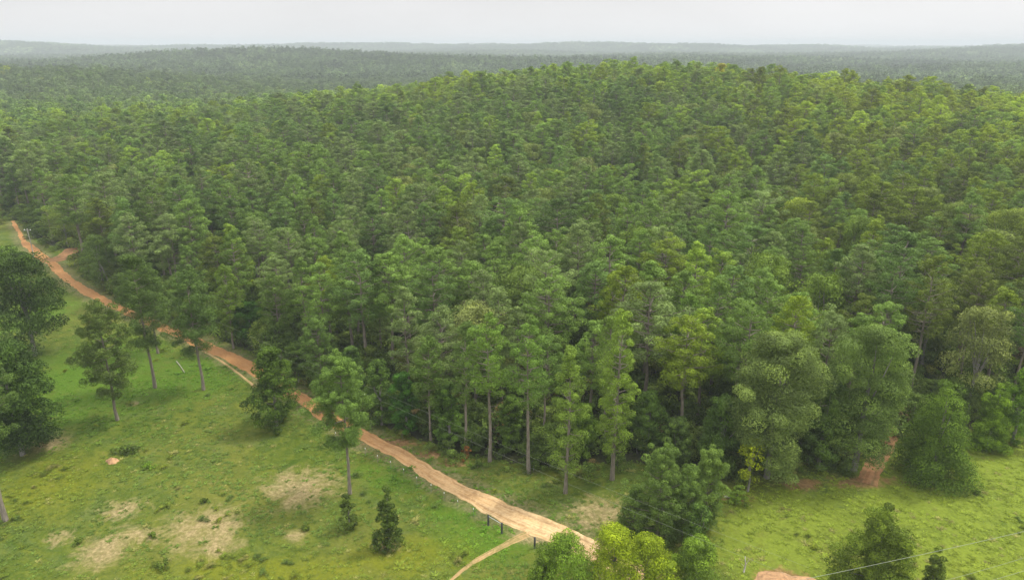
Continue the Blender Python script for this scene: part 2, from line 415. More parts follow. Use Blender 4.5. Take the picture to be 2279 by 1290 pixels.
def ell(px, py, rx, ry):
    p = at(px, py); a = at(px + rx, py); b = at(px, py - ry); return p[0], p[1], abs(a[0] - p[0]), abs(b[1] - p[1])
SAND = [ell(*e) for e in ((672, 1082, 88, 42), (640, 1062, 40, 16), (450, 1180, 90, 52), (490, 1215, 50, 24), (235, 1222, 62, 44), (130, 1197, 30, 18), (657, 1190, 26, 14), (300, 1190, 50, 20),
                          (270, 1135, 50, 26), (862, 1214, 34, 14), (110, 985, 52, 20), (298, 897, 18, 7), (1330, 1140, 66, 36), (1280, 1128, 34, 12), (1485, 1272, 30, 14), (1190, 1190, 50, 20))]
RED = [ell(*e) for e in ((1740, 1288, 60, 26), (1785, 1078, 50, 12), (960, 1010, 40, 9), (880, 985, 60, 9), (1640, 1108, 40, 8), (1920, 1070, 70, 14), (1010, 1030, 30, 8))]
LUSH = [ell(*e) for e in ((200, 850, 230, 100), (420, 830, 130, 60), (20, 560, 40, 70), (60, 700, 100, 40), (900, 1050, 130, 40), (1040, 1140, 90, 30), (1100, 1190, 130, 60), (1060, 1120, 90, 40))]
MEADOW = [ell(*e) for e in ((1760, 1150, 200, 70), (2060, 1130, 220, 90), (2260, 1080, 120, 110), (1700, 1230, 160, 70), (2150, 1240, 240, 70))]
OLIVE = [ell(*e) for e in ((600, 1270, 330, 40), (900, 1240, 150, 50), (100, 1080, 120, 70), (2150, 1260, 200, 40))]
def emask(L, x, y, soft=0.85):
    o = np.zeros(len(x))
    for cx, cy, rx, ry in L:
        d = np.sqrt(((x - cx) / rx) ** 2 + ((y - cy) / ry) ** 2); o = np.maximum(o, 1 - sstep(1 - soft, 1 + soft, d))
    return o

# ------------------------------------------------------------------ ground
m, t, out = mat('ground_soil_and_grass')
pos = N(t, 'ShaderNodeNewGeometry').outputs['Position']
n1 = noise(t, 0.05, 5, 0.6, pos, 0.5); n2 = noise(t, 0.45, 6, 0.65, pos, 1.0); n3 = noise(t, 2.6, 5, 0.7, pos)
n4 = noise(t, 0.16, 6, 0.7, pos, 1.5)
g = mixc(t, rng_map(t, n2, 0.35, 0.65), (0.052, 0.092, 0.009), (0.13, 0.155, 0.02))
g = mixc(t, rng_map(t, n4, 0.5, 0.68, 0, 0.75), g, (0.1, 0.14, 0.042))
g = mixc(t, rng_map(t, n1, 0.45, 0.65, 0, 0.6), g, (0.165, 0.16, 0.033))
def patch(a, base, col, lo=0.42, hi=0.62, mul=0.9):
    """an attribute mask broken up by noise"""
    v = mth(t, 'ADD', mth(t, 'MULTIPLY', attr(t, a), 0.85), mth(t, 'MULTIPLY', mth(t, 'SUBTRACT', noise(t, 0.33, 9, 0.78, pos, 1.6), 0.5), 2.6))
    return mixc(t, rng_map(t, v, lo, hi, 0, mul), base, col)
g = patch('lush', g, (0.075, 0.152, 0.01), 0.25, 0.9, 0.85)
g = patch('olive', g, (0.16, 0.175, 0.012), 0.3, 0.9, 0.8)
g = patch('meadow', g, (0.18, 0.232, 0.026), 0.2, 0.8, 0.9)
verge = mixc(t, rng_map(t, n3, 0.35, 0.65), (0.12, 0.12, 0.045), (0.24, 0.2, 0.11))
g = patch('verge', g, verge, 0.3, 0.8, 0.75)
sandc = mixc(t, rng_map(t, n3, 0.3, 0.7), (0.25, 0.18, 0.09), (0.43, 0.33, 0.19))
g = patch('sand', g, sandc, 0.3, 0.95, 0.85)
redc = mixc(t, rng_map(t, n3, 0.3, 0.7), (0.2, 0.1, 0.05), (0.34, 0.2, 0.1))
g = patch('red', g, redc, 0.3, 0.7, 0.85)
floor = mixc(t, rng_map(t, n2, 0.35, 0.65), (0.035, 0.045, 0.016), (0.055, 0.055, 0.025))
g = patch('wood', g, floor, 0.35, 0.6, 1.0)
g = mixc(t, 1.0, g, mixc(t, rng_map(t, n3, 0.25, 0.75), (0.55, 0.58, 0.5), (0.98, 0.97, 0.9)), 'MULTIPLY')
p = N(t, 'ShaderNodeBsdfPrincipled', inp={'Roughness': 0.95, 'Specular IOR Level': 0.1}); t.links.new(g, p.inputs['Base Color'])
bp = N(t, 'ShaderNodeBump', inp={'Strength': 0.6, 'Distance': 0.25}); t.links.new(n3, bp.inputs['Height']); t.links.new(bp.outputs[0], p.inputs['Normal'])
t.links.new(p.outputs[0], out.inputs[0]); M_GROUND = m

rr = np.r_[0.01, np.arange(4, 50, 4), np.arange(50, 215, 0.75)]
while rr[-1] < 9500: rr = np.r_[rr, rr[-1] * 1.018]
aa = np.r_[np.arange(-180, -52, 4), np.arange(-52, 52, 0.35), np.arange(52, 180, 4)]; aa = np.radians(aa)
RRg, AAg = np.meshgrid(rr, aa, indexing='ij'); X = (RRg * np.sin(AAg)).ravel(); Y = (RRg * np.cos(AAg)).ravel(); Z = hgt(X, Y)
na_, nr_ = len(aa), len(rr)
i0 = np.arange(nr_ - 1)[:, None] * na_; j0 = np.arange(na_)[None]; j1 = (j0 + 1) % na_
F = np.stack([i0 + j0, i0 + j1, i0 + na_ + j1, i0 + na_ + j0], -1).reshape(-1, 4)[:, ::-1]
droad = dist_to(ROAD, X, Y)
def in_wood(x, y, margin=0.0):
    px, py, dep = proj(x, y, hgt(x, y))
    front = (np.abs(np.arctan2(x, y)) < math.radians(62)) & (y > 20)
    w = (py < edge_row(px) - margin) & front
    return w
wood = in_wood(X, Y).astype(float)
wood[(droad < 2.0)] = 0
verge = 1 - sstep(0.0, 3.5, droad)
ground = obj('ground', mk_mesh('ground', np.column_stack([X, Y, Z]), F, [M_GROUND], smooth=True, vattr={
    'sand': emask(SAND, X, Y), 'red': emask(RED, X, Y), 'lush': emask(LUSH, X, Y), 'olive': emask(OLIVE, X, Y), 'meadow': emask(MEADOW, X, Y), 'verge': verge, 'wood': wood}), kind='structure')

# ------------------------------------------------------------------ road, tracks
def dirt_mat(name, a, b, c, red=None):
    m, t, out = mat(name)
    pos = N(t, 'ShaderNodeNewGeometry').outputs['Position']
    u = attr(t, 'across'); v = attr(t, 'along')
    cv = N(t, 'ShaderNodeCombineXYZ'); t.links.new(mth(t, 'MULTIPLY', u, 3.2), cv.inputs[0]); t.links.new(mth(t, 'MULTIPLY', v, 0.09), cv.inputs[1])
    st = noise(t, 2.0, 6, 0.65, cv.outputs[0], 0.4)                    # streaks along the way
    f = noise(t, 0.5, 6, 0.7, pos, 0.8); f2 = noise(t, 3.0, 5, 0.7, pos)
    g = mixc(t, rng_map(t, st, 0.35, 0.65), a, b)
    rut = mth(t, 'ABSOLUTE', mth(t, 'SUBTRACT', mth(t, 'ABSOLUTE', u, 0.0), 0.48), 0.0)
    g = mixc(t, mth(t, 'MULTIPLY', rng_map(t, rut, 0.03, 0.2, 0.85, 0.0), rng_map(t, noise(t, 0.35, 5, 0.7, pos, 1.0), 0.4, 0.6)), g, c)
    g = mixc(t, rng_map(t, f, 0.47, 0.65, 0, 0.6), g, c)
    e2 = noise(t, 0.9, 7, 0.75, pos, 2.0); g = mixc(t, rng_map(t, e2, 0.52, 0.66, 0, 0.6), g, b)
    if red: g = mixc(t, rng_map(t, v, red[0], red[1], 0.85, 0.0), g, red[2])
    g = mixc(t, 1.0, g, mixc(t, rng_map(t, f2, 0.25, 0.75), (0.78, 0.76, 0.74), (1.15, 1.15, 1.15)), 'MULTIPLY')
    p = N(t, 'ShaderNodeBsdfPrincipled', inp={'Roughness': 0.95, 'Specular IOR Level': 0.1}); t.links.new(g, p.inputs['Base Color'])
    bp = N(t, 'ShaderNodeBump', inp={'Strength': 0.5, 'Distance': 0.12}); t.links.new(mth(t, 'ADD', f2, st), bp.inputs['Height']); t.links.new(bp.outputs[0], p.inputs['Normal'])
    t.links.new(p.outputs[0], out.inputs[0]); return m
def way(name, line, material, lift=0.08, jag=0.35, seg=14, ruts=0.05, seed=1):
    R = np.random.default_rng(seed); n = len(line)
    D = unit(np.gradient(line[:, :2], axis=0)); nm = np.column_stack([-D[:, 1], D[:, 0]])
    s = np.r_[0, np.cumsum(np.linalg.norm(np.diff(line[:, :2], axis=0), axis=1))]
    def jn():
        o = np.zeros(n)
        for L, a in ((14, 0.5), (3.1, 0.45), (1.3, 0.45), (0.6, 0.4)):
            kk = R.uniform(-1, 1, int(s[-1] / L) + 4); o += a * np.interp(s / L, np.arange(len(kk)), kk)
        return o * jag
    el, er = line[:, 2] + jn(), line[:, 2] + jn()
    u = np.linspace(-1, 1, seg); V, ac, al = [], [], []
    for k in range(seg):
        off = np.where(u[k] < 0, u[k] * er, u[k] * el)
        x = line[:, 0] + nm[:, 0] * off; y = line[:, 1] + nm[:, 1] * off
        e = abs(u[k])
        z = hgt(x, y) + lift - (lift + 0.06) * (e > 0.99) - ruts * math.exp(-((e - 0.5) / 0.15) ** 2) + 0.02 * np.sin(s * 1.7 + k)* (e < 0.9)
        V.append(np.column_stack([x, y, z])); ac.append(np.full(n, u[k])); al.append(s)
    V = np.stack(V, 1).reshape(-1, 3); ac = np.stack(ac, 1).ravel(); al = np.stack(al, 1).ravel()
    i = np.arange(n - 1)[:, None] * seg; j = np.arange(seg - 1)[None]
    F = np.stack([i + j, i + seg + j, i + seg + j + 1, i + j + 1], -1).reshape(-1, 4)
    P0, P1, P3 = V[F[0][0]], V[F[0][1]], V[F[0][3]]
    if np.cross(P1 - P0, P3 - P0)[2] < 0: F = F[:, ::-1]
    return obj(name, mk_mesh(name, V, F, [material], smooth=True, vattr={'across': ac, 'along': al}), kind='structure')
slen = np.r_[0, np.cumsum(np.linalg.norm(np.diff(ROAD[:, :2], axis=0), axis=1))]
pq = at(760, 940); kred = slen[np.argmin(np.hypot(ROAD[:, 0] - pq[0], ROAD[:, 1] - pq[1]))]
M_ROAD = dirt_mat('orange_dirt', (0.40, 0.25, 0.105), (0.62, 0.46, 0.26), (0.24, 0.155, 0.075), (kred, kred + 35, (0.32, 0.155, 0.055)))
M_TRACK = dirt_mat('red_dirt', (0.21, 0.105, 0.045), (0.32, 0.175, 0.085), (0.11, 0.09, 0.035))
M_LANE = dirt_mat('pale_dirt', (0.30, 0.19, 0.085), (0.42, 0.29, 0.14), (0.13, 0.14, 0.035))
way('dirt_road', ROAD, M_ROAD, jag=0.4)
way('forest_track', TRACK, M_TRACK, jag=0.4, seg=8, seed=3)
way('driveway', SPUR, M_TRACK, lift=0.12, jag=0.4, seg=8, seed=4)
way('farm_lane', LANE, M_LANE, lift=0.06, jag=0.16, seg=8, seed=5)
way('footpath', FOOT, M_LANE, lift=0.05, jag=0.08, seg=6, ruts=0.0, seed=6)

# ------------------------------------------------------------------ prototypes
PINES = []          # (meshes for single trees, joined mesh, crown word)
specs = [(0.50, 3.4, 0.3, 1.8, 'rounded'), (0.55, 3.0, 0.35, 1.5, 'oval'), (0.48, 3.6, 0.45, 2.4, 'broad'), (0.62, 2.9, 0.3, 1.2, 'pointed'), (0.55, 3.4, 0.6, 2.0, 'ragged'),
         (0.45, 3.1, 0.4, 2.6, 'flat-topped'), (0.66, 2.7, 0.35, 1.3, 'slender'), (0.52, 3.3, 0.35, 1.7, 'rounded'), (0.58, 3.2, 0.5, 1.9, 'ragged'), (0.60, 3.1, 0.3, 1.4, 'pointed'),
         (0.5, 3.7, 0.35, 2.1, 'broad'), (0.56, 3.0, 0.4, 1.6, 'oval')]
for i, (cf, R0, rg, tp, word) in enumerate(specs):
    g = pine(100 + i, 18, cf, R0, n=190, leaf=0.175, ragged=rg, top=tp, bare=i % 3 == 0, cl=(0.46, 0.78))
    PINES.append((two(g, 'pine', M_NEEDLE, M_BARK), joined(g, 'pine_joined', M_NEEDLE, M_BARK), word))
LODP = [joined(pine(200 + i, 18, cf, R0, n=30, leaf=0.48, ragged=rg, top=tp, step=1.1, cl=(0.7, 1.1), lod=True), 'pine_far', M_NEEDLE, M_BARK) for i, (cf, R0, rg, tp, _) in enumerate(specs[:8])]
HWS = [joined(hardwood(300 + i, 15, 4.3, 4, 80, 150, 0.24), 'hardwood', M_LEAF, M_BARKG) for i in range(4)]
HWL = [joined(hardwood(320 + i, 15, 4.3, 4, 34, 20, 0.8), 'hardwood_far', M_LEAF, M_BARKG) for i in range(3)]

# ------------------------------------------------------------------ pine forest
TONES = {'deep green': (0.047, 0.088, 0.030), 'grey-green': (0.066, 0.103, 0.047), 'mid green': (0.060, 0.108, 0.030), 'bright green': (0.085, 0.140, 0.026), 'olive green': (0.072, 0.112, 0.014), 'dark olive': (0.045, 0.068, 0.014)}
TK = list(TONES); WARM = np.array((1.22, 1.1, 0.68)); TV = np.array([TONES[k] for k in TK]) * 1.85 * WARM
def tone_pick(x, y, R):
    px, py, dep = proj(x, y, hgt(x, y) + 15)
    n1 = wav(x, y, 90, 24, 4); n2 = wav(x, y, 45, 28, 4)
    right = sstep(1500, 2150, px) * (1 - 0.4 * sstep(500, 900, py))
    farr = sstep(170, 330, np.hypot(x, y)); rf, rn = right * farr, right * (1 - farr); crest = np.exp(-((np.hypot(x, y) - 430) / 60) ** 2)
    P = np.stack([0.22 - 0.1 * n1 - 0.1 * rf, 0.36 * (1 - right) * (1 - 0.7 * crest) + 0.2 * n2 * (1 - right), 0.42 + 0.1 * n1 - 0.1 * rn, 0.10 + 0.2 * np.clip(n1, 0, 1) + 0.4 * rf + 0.35 * crest - 0.05 * rn, 0.05 + 0.9 * rf + 0.4 * rn, 0.03 + 0.1 * rf + 0.5 * rn], 1)
    P = np.clip(P, 0.01, None); P /= P.sum(1, keepdims=True)
    return (P.cumsum(1) < R.random(len(x))[:, None]).sum(1)

R = np.random.default_rng(5)
def jgrid(sp, rmax, rmin=40, ang=50, jit=0.36):
    n = int(rmax / sp) + 2
    gx, gy = np.meshgrid(np.arange(-n, n + 1) * sp, np.arange(0, n + 1) * sp)
    gx = gx + (np.arange(n + 1) % 2)[:, None] * sp / 2
    x = gx.ravel() + R.uniform(-jit, jit, gx.size) * sp; y = gy.ravel() + R.uniform(-jit, jit, gx.size) * sp
    r = np.hypot(x, y); k = (r < rmax) & (r > rmin) & (np.abs(np.arctan2(x, y)) < math.radians(ang)); return x[k], y[k]
PX, PY = jgrid(6.9, 950)
k = in_wood(PX, PY, 9); PX, PY = PX[k], PY[k]
k = (dist_to(ROAD, PX, PY) > 2.6) & (dist_to(TRACK, PX, PY) > 2.2) & (dist_to(SPUR, PX, PY) > 2.5); PX, PY = PX[k], PY[k]

# hand-placed trees first: their places keep the forest's own trees away
HAND = []
def spot(px, py): p = at(px, py); HAND.append(p); return p
exec_hand = []
#   kind, column, row of the foot, row of the top, crown width in columns, tone, label
def W(p, wpx):
    return wpx / FPX * proj(p[0], p[1], p[2] + 8)[2]
big = []
def single_pine(px, py, top, wpx, cf, tint, label, seed, group=None, name='pine_tree', n=110, leaf=0.27, **kw):
    p = spot(px, py); H = tall(p, top); R0 = W(p, wpx) / 2 * 1.0
    g = pine(seed, H, cf, R0, n=n, leaf=leaf, **kw)
    return tree(name, p, two(g, name, M_NEEDLE, M_BARK), label, 'pine tree', group, tint)
def single_hw(px, py, top, wpx, tint, label, seed, name='broadleaf_tree', cat='tree', group=None, zb=0.1, bark=None, lean=None, **kw):
    p = spot(px, py); H = tall(p, top); RX = W(p, wpx) / 2 * 0.82
    g = hardwood(seed, H, RX, H * zb, lump=kw.pop('lump', (RX * 0.2, RX * 0.36)), **kw)
    return tree(name, p, two(g, name, M_LEAF, bark or M_BARKG), label, cat, group, tint)

BR = (0.085, 0.155, 0.028); MG = (0.062, 0.112, 0.03); GG = (0.068, 0.108, 0.045); DG = (0.04, 0.075, 0.024); OL = (0.075, 0.11, 0.02)
PG = 'pines standing in the pasture'
single_pine(779, 1098, 796, 165, 0.56, (0.066, 0.118, 0.036), 'lone tall pasture pine with bare straight trunk and clumped bluish-green crown below the dirt road', 1, PG, ragged=0.5, cluster=8, spread=0.46, step=1.15, cl=(0.4, 0.62), n=150, leaf=0.16)
single_pine(262, 934, 664, 150, 0.74, (0.05, 0.08, 0.026), 'pasture pine with wide layered crown, nearest the big dark oaks', 2, PG, ragged=0.5, cluster=6, spread=0.46, step=1.1, cl=(0.4, 0.65), n=140, leaf=0.17)
single_pine(345, 862, 566, 104, 0.66, (0.046, 0.08, 0.028), 'tallest of three grouped pasture pines, its crown overlapping the far dirt road', 3, PG, ragged=0.45, cluster=5, spread=0.46, step=1.0, n=130, leaf=0.17)
single_pine(453, 867, 598, 112, 0.68, (0.045, 0.082, 0.028), 'pasture pine with dark drooping lower clumps beside the faint footpath', 4, PG, ragged=0.5, cluster=5, spread=0.46, step=1.0, n=130, leaf=0.17)
single_pine(352, 786, 585, 90, 0.6, (0.05, 0.088, 0.03), 'half-hidden pine just behind the tallest pasture pine', 5, PG, ragged=0.4, cluster=2, n=150, leaf=0.2)
single_pine(12, 1158, 735, 170, 0.5, (0.045, 0.08, 0.026), 'leaning grey pine trunk with dark crown at the pasture edge left of the oaks', 6, PG, ragged=0.4, cluster=2, n=150, leaf=0.2)
FG = 'pines along the forest front'
for i, a in enumerate([
    (1090, 1026, 692, 120, 0.5, (0.078, 0.142, 0.034), 'bright-topped pine with long bare pale trunk at the forest front', 0.3),
    (1177, 1052, 712, 112, 0.5, (0.07, 0.13, 0.036), 'full-crowned pine on a thick dark trunk at the forest front', 0.3),
    (1211, 1008, 745, 84, 0.45, (0.06, 0.108, 0.036), 'slim pine half hidden between two front pines', 0.35),
    (1258, 1096, 768, 92, 0.8, (0.085, 0.14, 0.034), 'slender yellow-green pine standing farthest out from the forest front', 0.4),
    (1362, 1066, 684, 104, 0.8, (0.088, 0.145, 0.03), 'tallest bright yellow-green pine of the forest front with crown reaching low', 0.35),
    (1343, 985, 700, 100, 0.55, (0.075, 0.125, 0.034), 'pine with bare grey trunk just behind the tallest bright front pine', 0.4),
    (1038, 1005, 720, 86, 0.55, (0.058, 0.1, 0.034), 'thin pine left of the bare pale trunk at the forest front', 0.45),
    (1515, 912, 650, 110, 0.62, (0.07, 0.13, 0.032), 'pine with irregular open crown left of the broad pale hardwood', 0.5),
    (960, 985, 745, 90, 0.6, (0.056, 0.1, 0.03), 'narrow pine rising over the dark vines near the red bush', 0.35),
    (720, 880, 706, 100, 0.75, (0.058, 0.105, 0.034), 'full pine beside the round dark roadside tree', 0.35),
    (627, 800, 610, 92, 0.6, (0.058, 0.1, 0.03), 'pine with visible trunk behind the round dark roadside tree', 0.35),
    (520, 775, 585, 90, 0.75, (0.065, 0.11, 0.024), 'olive-tinted full pine at the forest edge above the road', 0.35),
    (2022, 888, 570, 150, 0.5, (0.062, 0.09, 0.022), 'tall dark pine with pale bare trunk at the head of the red track', 0.4),
    (2130, 860, 600, 130, 0.5, (0.062, 0.088, 0.024), 'pine with dull olive crown and thin trunk right of the red track', 0.45),
    (2215, 850, 620, 120, 0.5, (0.05, 0.075, 0.02), 'shaded dark pine behind the paired cone trees by the right edge', 0.4),
    (1760, 760, 545, 110, 0.55, (0.058, 0.1, 0.03), 'pine with visible thin trunk behind the broad pale hardwood', 0.4),
    (436, 700, 548, 76, 0.8, (0.062, 0.11, 0.036), 'narrow pine with light tip behind the footpath pasture pine', 0.3)]):
    px, py, top, wd, cf, ti, lb, rg = a
    single_pine(px, py, top, wd, cf, ti, lb, 20 + i, FG, n=170, leaf=0.19, ragged=rg, bare=True)

# broadleaf trees, cedars, bushes
single_hw(616, 946, 772, 128, (0.036, 0.068, 0.013), 'round dark evergreen tree with foliage down to the grass beside the dirt road', 40, 'roadside_tree', lumps=150, n=150, leaf=0.24, shape='drop', zb=0.02, lump=(0.55, 0.95))
single_hw(866, 1216, 1078, 72, (0.036, 0.062, 0.015), 'small conical juniper with a ring of pale soil at its foot', 41, 'juniper_tree', lumps=95, n=120, leaf=0.16, shape='cone', zb=0.03, lump=(0.25, 0.5))
single_hw(777, 1176, 1098, 52, (0.045, 0.072, 0.02), 'small dark bush below the lone tall pasture pine', 42, 'small_bush', 'bush', lumps=50, n=110, leaf=0.14, shape='drop', zb=0.03, lump=(0.22, 0.4))
OG = 'dark oaks at the left of the pasture'
single_hw(78, 790, 562, 180, (0.026, 0.05, 0.014), 'large dark oak with low spreading crown under the far bend of the road', 43, 'oak_tree', group=OG, lumps=150, n=200, leaf=0.3, zb=0.12)
single_hw(50, 1012, 765, 195, (0.023, 0.047, 0.012), 'huge dark oak with crown bulging over the pasture at the left edge', 44, 'oak_tree', group=OG, lumps=170, n=230, leaf=0.27, zb=0.05)
single_hw(-45, 800, 610, 120, (0.024, 0.046, 0.014), 'dark oak cut by the left edge between two other oaks', 45, 'oak_tree', group=OG, lumps=160, n=130, leaf=0.3, zb=0.1)
single_hw(28, 648, 548, 90, (0.055, 0.1, 0.024), 'smaller green tree behind the oaks beside the far grass', 46, 'broadleaf_tree', lumps=80, n=90, leaf=0.3)
single_hw(14, 890, 738, 100, (0.06, 0.11, 0.026), 'lighter green tree in front of the spreading oak', 47, 'broadleaf_tree', lumps=80, n=110, leaf=0.26)
HG = 'broadleaf trees along the forest front'
single_hw(1706, 1062, 742, 212, (0.078, 0.118, 0.05), 'broad pale grey-green hardwood with layered crown above the meadow', 50, 'broadleaf_tree', group=HG, lumps=190, n=480, leaf=0.185, zb=0.1)
single_hw(1900, 1046, 724, 185, (0.07, 0.115, 0.042), 'round-topped hardwood left of the red track', 51, 'broadleaf_tree', group=HG, lumps=170, n=440, leaf=0.18, zb=0.1)
single_hw(2072, 1062, 843, 190, (0.052, 0.095, 0.018), 'bushy dark green tree right of the red track', 52, 'broadleaf_tree', group=HG, lumps=190, n=260, leaf=0.18, shape='cone', zb=0.02)
single_hw(2195, 1000, 832, 95, (0.066, 0.12, 0.016), 'bright cone-shaped tree, left of the pair at the right edge', 53, 'broadleaf_tree', group=HG, lumps=120, n=220, leaf=0.17, shape='cone', zb=0.03)
single_hw(2252, 985, 815, 85, (0.066, 0.13, 0.018), 'bright upright tree, right of the pair at the right edge', 54, 'broadleaf_tree', group=HG, lumps=110, n=220, leaf=0.17, shape='drop', zb=0.03)
single_hw(1820, 1040, 850, 110, (0.05, 0.09, 0.028), 'dark understorey tree between the two great hardwoods', 55, 'broadleaf_tree', group=HG, lumps=110, n=200, leaf=0.19)
single_hw(1600, 1045, 880, 120, (0.045, 0.085, 0.024), 'shaded low tree left of the broad pale hardwood', 56, 'broadleaf_tree', group=HG, lumps=110, n=200, leaf=0.19)
single_hw(1664, 1092, 972, 74, (0.15, 0.2, 0.012), 'small bright yellow leafy sapling under the broad pale hardwood', 57, 'sapling', lumps=34, n=60, leaf=0.22, zb=0.2)
YG = 'young pines clustered by the meadow'
single_pine(1462, 1200, 1000, 128, 0.93, (0.058, 0.1, 0.03), 'bushy young pine with foliage to the ground right of the sandy patch', 60, YG, 'young_pine', n=170, leaf=0.16, ragged=0.3, step=0.85, cluster=2, cl=(0.4, 0.65))
single_pine(1568, 1165, 1003, 74, 0.92, (0.068, 0.115, 0.032), 'slimmer light-tipped young pine behind the bushy one', 61, YG, 'young_pine', n=170, leaf=0.16, ragged=0.3, step=0.8, cluster=2, cl=(0.4, 0.6))
single_pine(1520, 1190, 1040, 80, 0.92, (0.06, 0.105, 0.03), 'middle young pine squeezed between two others', 62, YG, 'young_pine', n=170, leaf=0.16, ragged=0.3, step=0.8, cluster=2, cl=(0.4, 0.6))
single_pine(1408, 1190, 1085, 70, 0.95, (0.052, 0.09, 0.028), 'low young pine beside the sandy patch', 63, YG, 'young_pine', n=110, leaf=0.2, ragged=0.3, step=0.8, cl=(0.4, 0.6))
single_hw(1550, 1235, 1120, 70, (0.05, 0.095, 0.028), 'low leafy shrub under the young pines', 64, 'leafy_shrub', 'shrub', lumps=60, n=90, leaf=0.18, shape='dome', zb=0.05)
NG = 'bright bushes at the near end of the dirt road'
single_hw(1365, 1325, 1174, 150, (0.135, 0.19, 0.014), 'yellow-green leafy shrub hiding the near end of the dirt road', 70, 'leafy_shrub', 'shrub', NG, lumps=110, n=200, leaf=0.14, shape='dome', zb=0.1)
single_hw(1432, 1325, 1190, 150, (0.125, 0.18, 0.014), 'second yellow-green leafy shrub, just right of the one hiding the road end', 170, 'leafy_shrub', 'shrub', NG, lumps=100, n=200, leaf=0.14, shape='drop', zb=0.1)
single_hw(1255, 1325, 1192, 150, (0.075, 0.135, 0.02), 'darker green leafy shrub left of the yellow-green one', 71, 'leafy_shrub', 'shrub', NG, lumps=110, n=200, leaf=0.14, shape='dome', zb=0.1)
single_hw(1205, 1330, 1232, 70, (0.07, 0.12, 0.02), 'low leafy shrub in front of the right-hand fence post', 72, 'leafy_shrub', 'shrub', NG, lumps=60, n=120, leaf=0.16, shape='dome', zb=0.1)
single_hw(1545, 1320, 1196, 135, (0.075, 0.13, 0.022), 'rounded green shrub right of the yellow-green one', 73, 'leafy_shrub', 'shrub', NG, lumps=110, n=200, leaf=0.14, shape='drop', zb=0.08)
single_hw(1478, 1340, 1250, 95, (0.115, 0.17, 0.016), 'low bright shrub between the yellow-green and the rounded shrub', 74, 'leafy_shrub', 'shrub', NG, lumps=60, n=120, leaf=0.17, shape='dome', zb=0.1)
single_hw(1932, 1345, 1115, 225, (0.062, 0.098, 0.018), 'large cedar with several pointed tips in the meadow', 75, 'cedar_tree', lumps=300, n=240, leaf=0.15, shape='cone', zb=0.02, lump=(0.5, 0.9))
single_hw(2065, 1340, 1215, 72, (0.055, 0.085, 0.018), 'small dark cedar right of the large one', 76, 'cedar_tree', lumps=90, n=120, leaf=0.16, shape='cone', zb=0.02, lump=(0.3, 0.5))
single_hw(1037, 1020, 992, 30, (0.1, 0.05, 0.028), 'small rusty-brown bush on the bank above the dirt road', 77, 'small_bush', 'bush', lumps=20, n=60, leaf=0.16, shape='dome', zb=0.05)
single_hw(1640, 1120, 1078, 50, (0.09, 0.15, 0.03), 'fresh green shrub at the meadow edge beside the pale log', 78, 'leafy_shrub', 'shrub', lumps=34, n=80, leaf=0.18, shape='dome', zb=0.05)
UG = 'dark understorey trees behind the road bank'
for i, (px, py, top, wd, ti, lb) in enumerate([
    (905, 965, 830, 80, (0.03, 0.082, 0.016), 'dark vine-covered tree behind the bank, left of the rusty bush'),
    (850, 945, 800, 80, (0.045, 0.085, 0.024), 'dark leafy tree behind the crown of the lone pasture pine'),
    (1000, 990, 850, 70, (0.045, 0.09, 0.022), 'leafy understorey tree above the rusty-brown bush'),
    (790, 905, 770, 70, (0.042, 0.08, 0.026), 'dark leafy tree above the lone pasture pine'),
    (560, 770, 670, 70, (0.03, 0.075, 0.02), 'glossy dark green tree over the road left of the round dark tree'),
    (665, 850, 760, 60, (0.045, 0.08, 0.024), 'small shaded tree just right of the round dark roadside tree'),
    (1135, 1000, 880, 70, (0.05, 0.092, 0.022), 'leafy tree between the bare pale trunk and the thick trunk'),
    (1300, 1010, 900, 80, (0.058, 0.105, 0.02), 'leafy green tree between the two yellow-green front pines'),
    (1440, 1010, 870, 90, (0.048, 0.09, 0.026), 'leafy tree right of the tallest bright front pine'),
    (1500, 1040, 930, 80, (0.052, 0.09, 0.03), 'low leafy tree above the slimmer young pine'),
    (545, 655, 585, 50, (0.12, 0.175, 0.022), 'small lime-green tree in the forest edge above the road'),
    (230, 640, 520, 90, (0.05, 0.085, 0.03), 'greyish tree with a leaning bare trunk beside it near the driveway'),
    (150, 545, 452, 90, (0.088, 0.13, 0.04), 'pale green rounded tree above the driveway')]):
    single_hw(px, py, top, wd, ti, lb, 80 + i, 'understorey_tree', 'tree', UG, lumps=100, n=170, leaf=0.19, zb=0.05)
IG = 'broadleaf trees rising among the forest pines'
for i, (px, py, top, wd, ti, lb) in enumerate([
    (1180, 790, 590, 165, (0.085, 0.135, 0.045), 'large pale hardwood crown rising behind the two front pines with trunks'),
    (2110, 640, 448, 140, (0.08, 0.12, 0.042), 'large pale rounded hardwood crown high on the right'),
    (2215, 665, 462, 150, (0.09, 0.13, 0.035), 'pale yellowish hardwood crown at the far right, beside the rounded one'),
    (1530, 400, 300, 90, (0.098, 0.13, 0.058), 'silvery hardwood crown in mid forest right of centre'),
    (1480, 420, 318, 90, (0.085, 0.12, 0.052), 'greyish hardwood crown just left of the silvery one'),
    (1870, 520, 385, 110, (0.072, 0.105, 0.03), 'dull green broad crown in the right part of the forest'),
    (1640, 680, 540, 100, (0.088, 0.135, 0.032), 'light-topped pointed crown left of the right-hand hardwoods')]):
    single_hw(px, py, top, wd, ti, lb, 100 + i, 'broadleaf_tree', 'tree', IG, lumps=130, n=200, leaf=0.22, zb=0.3)

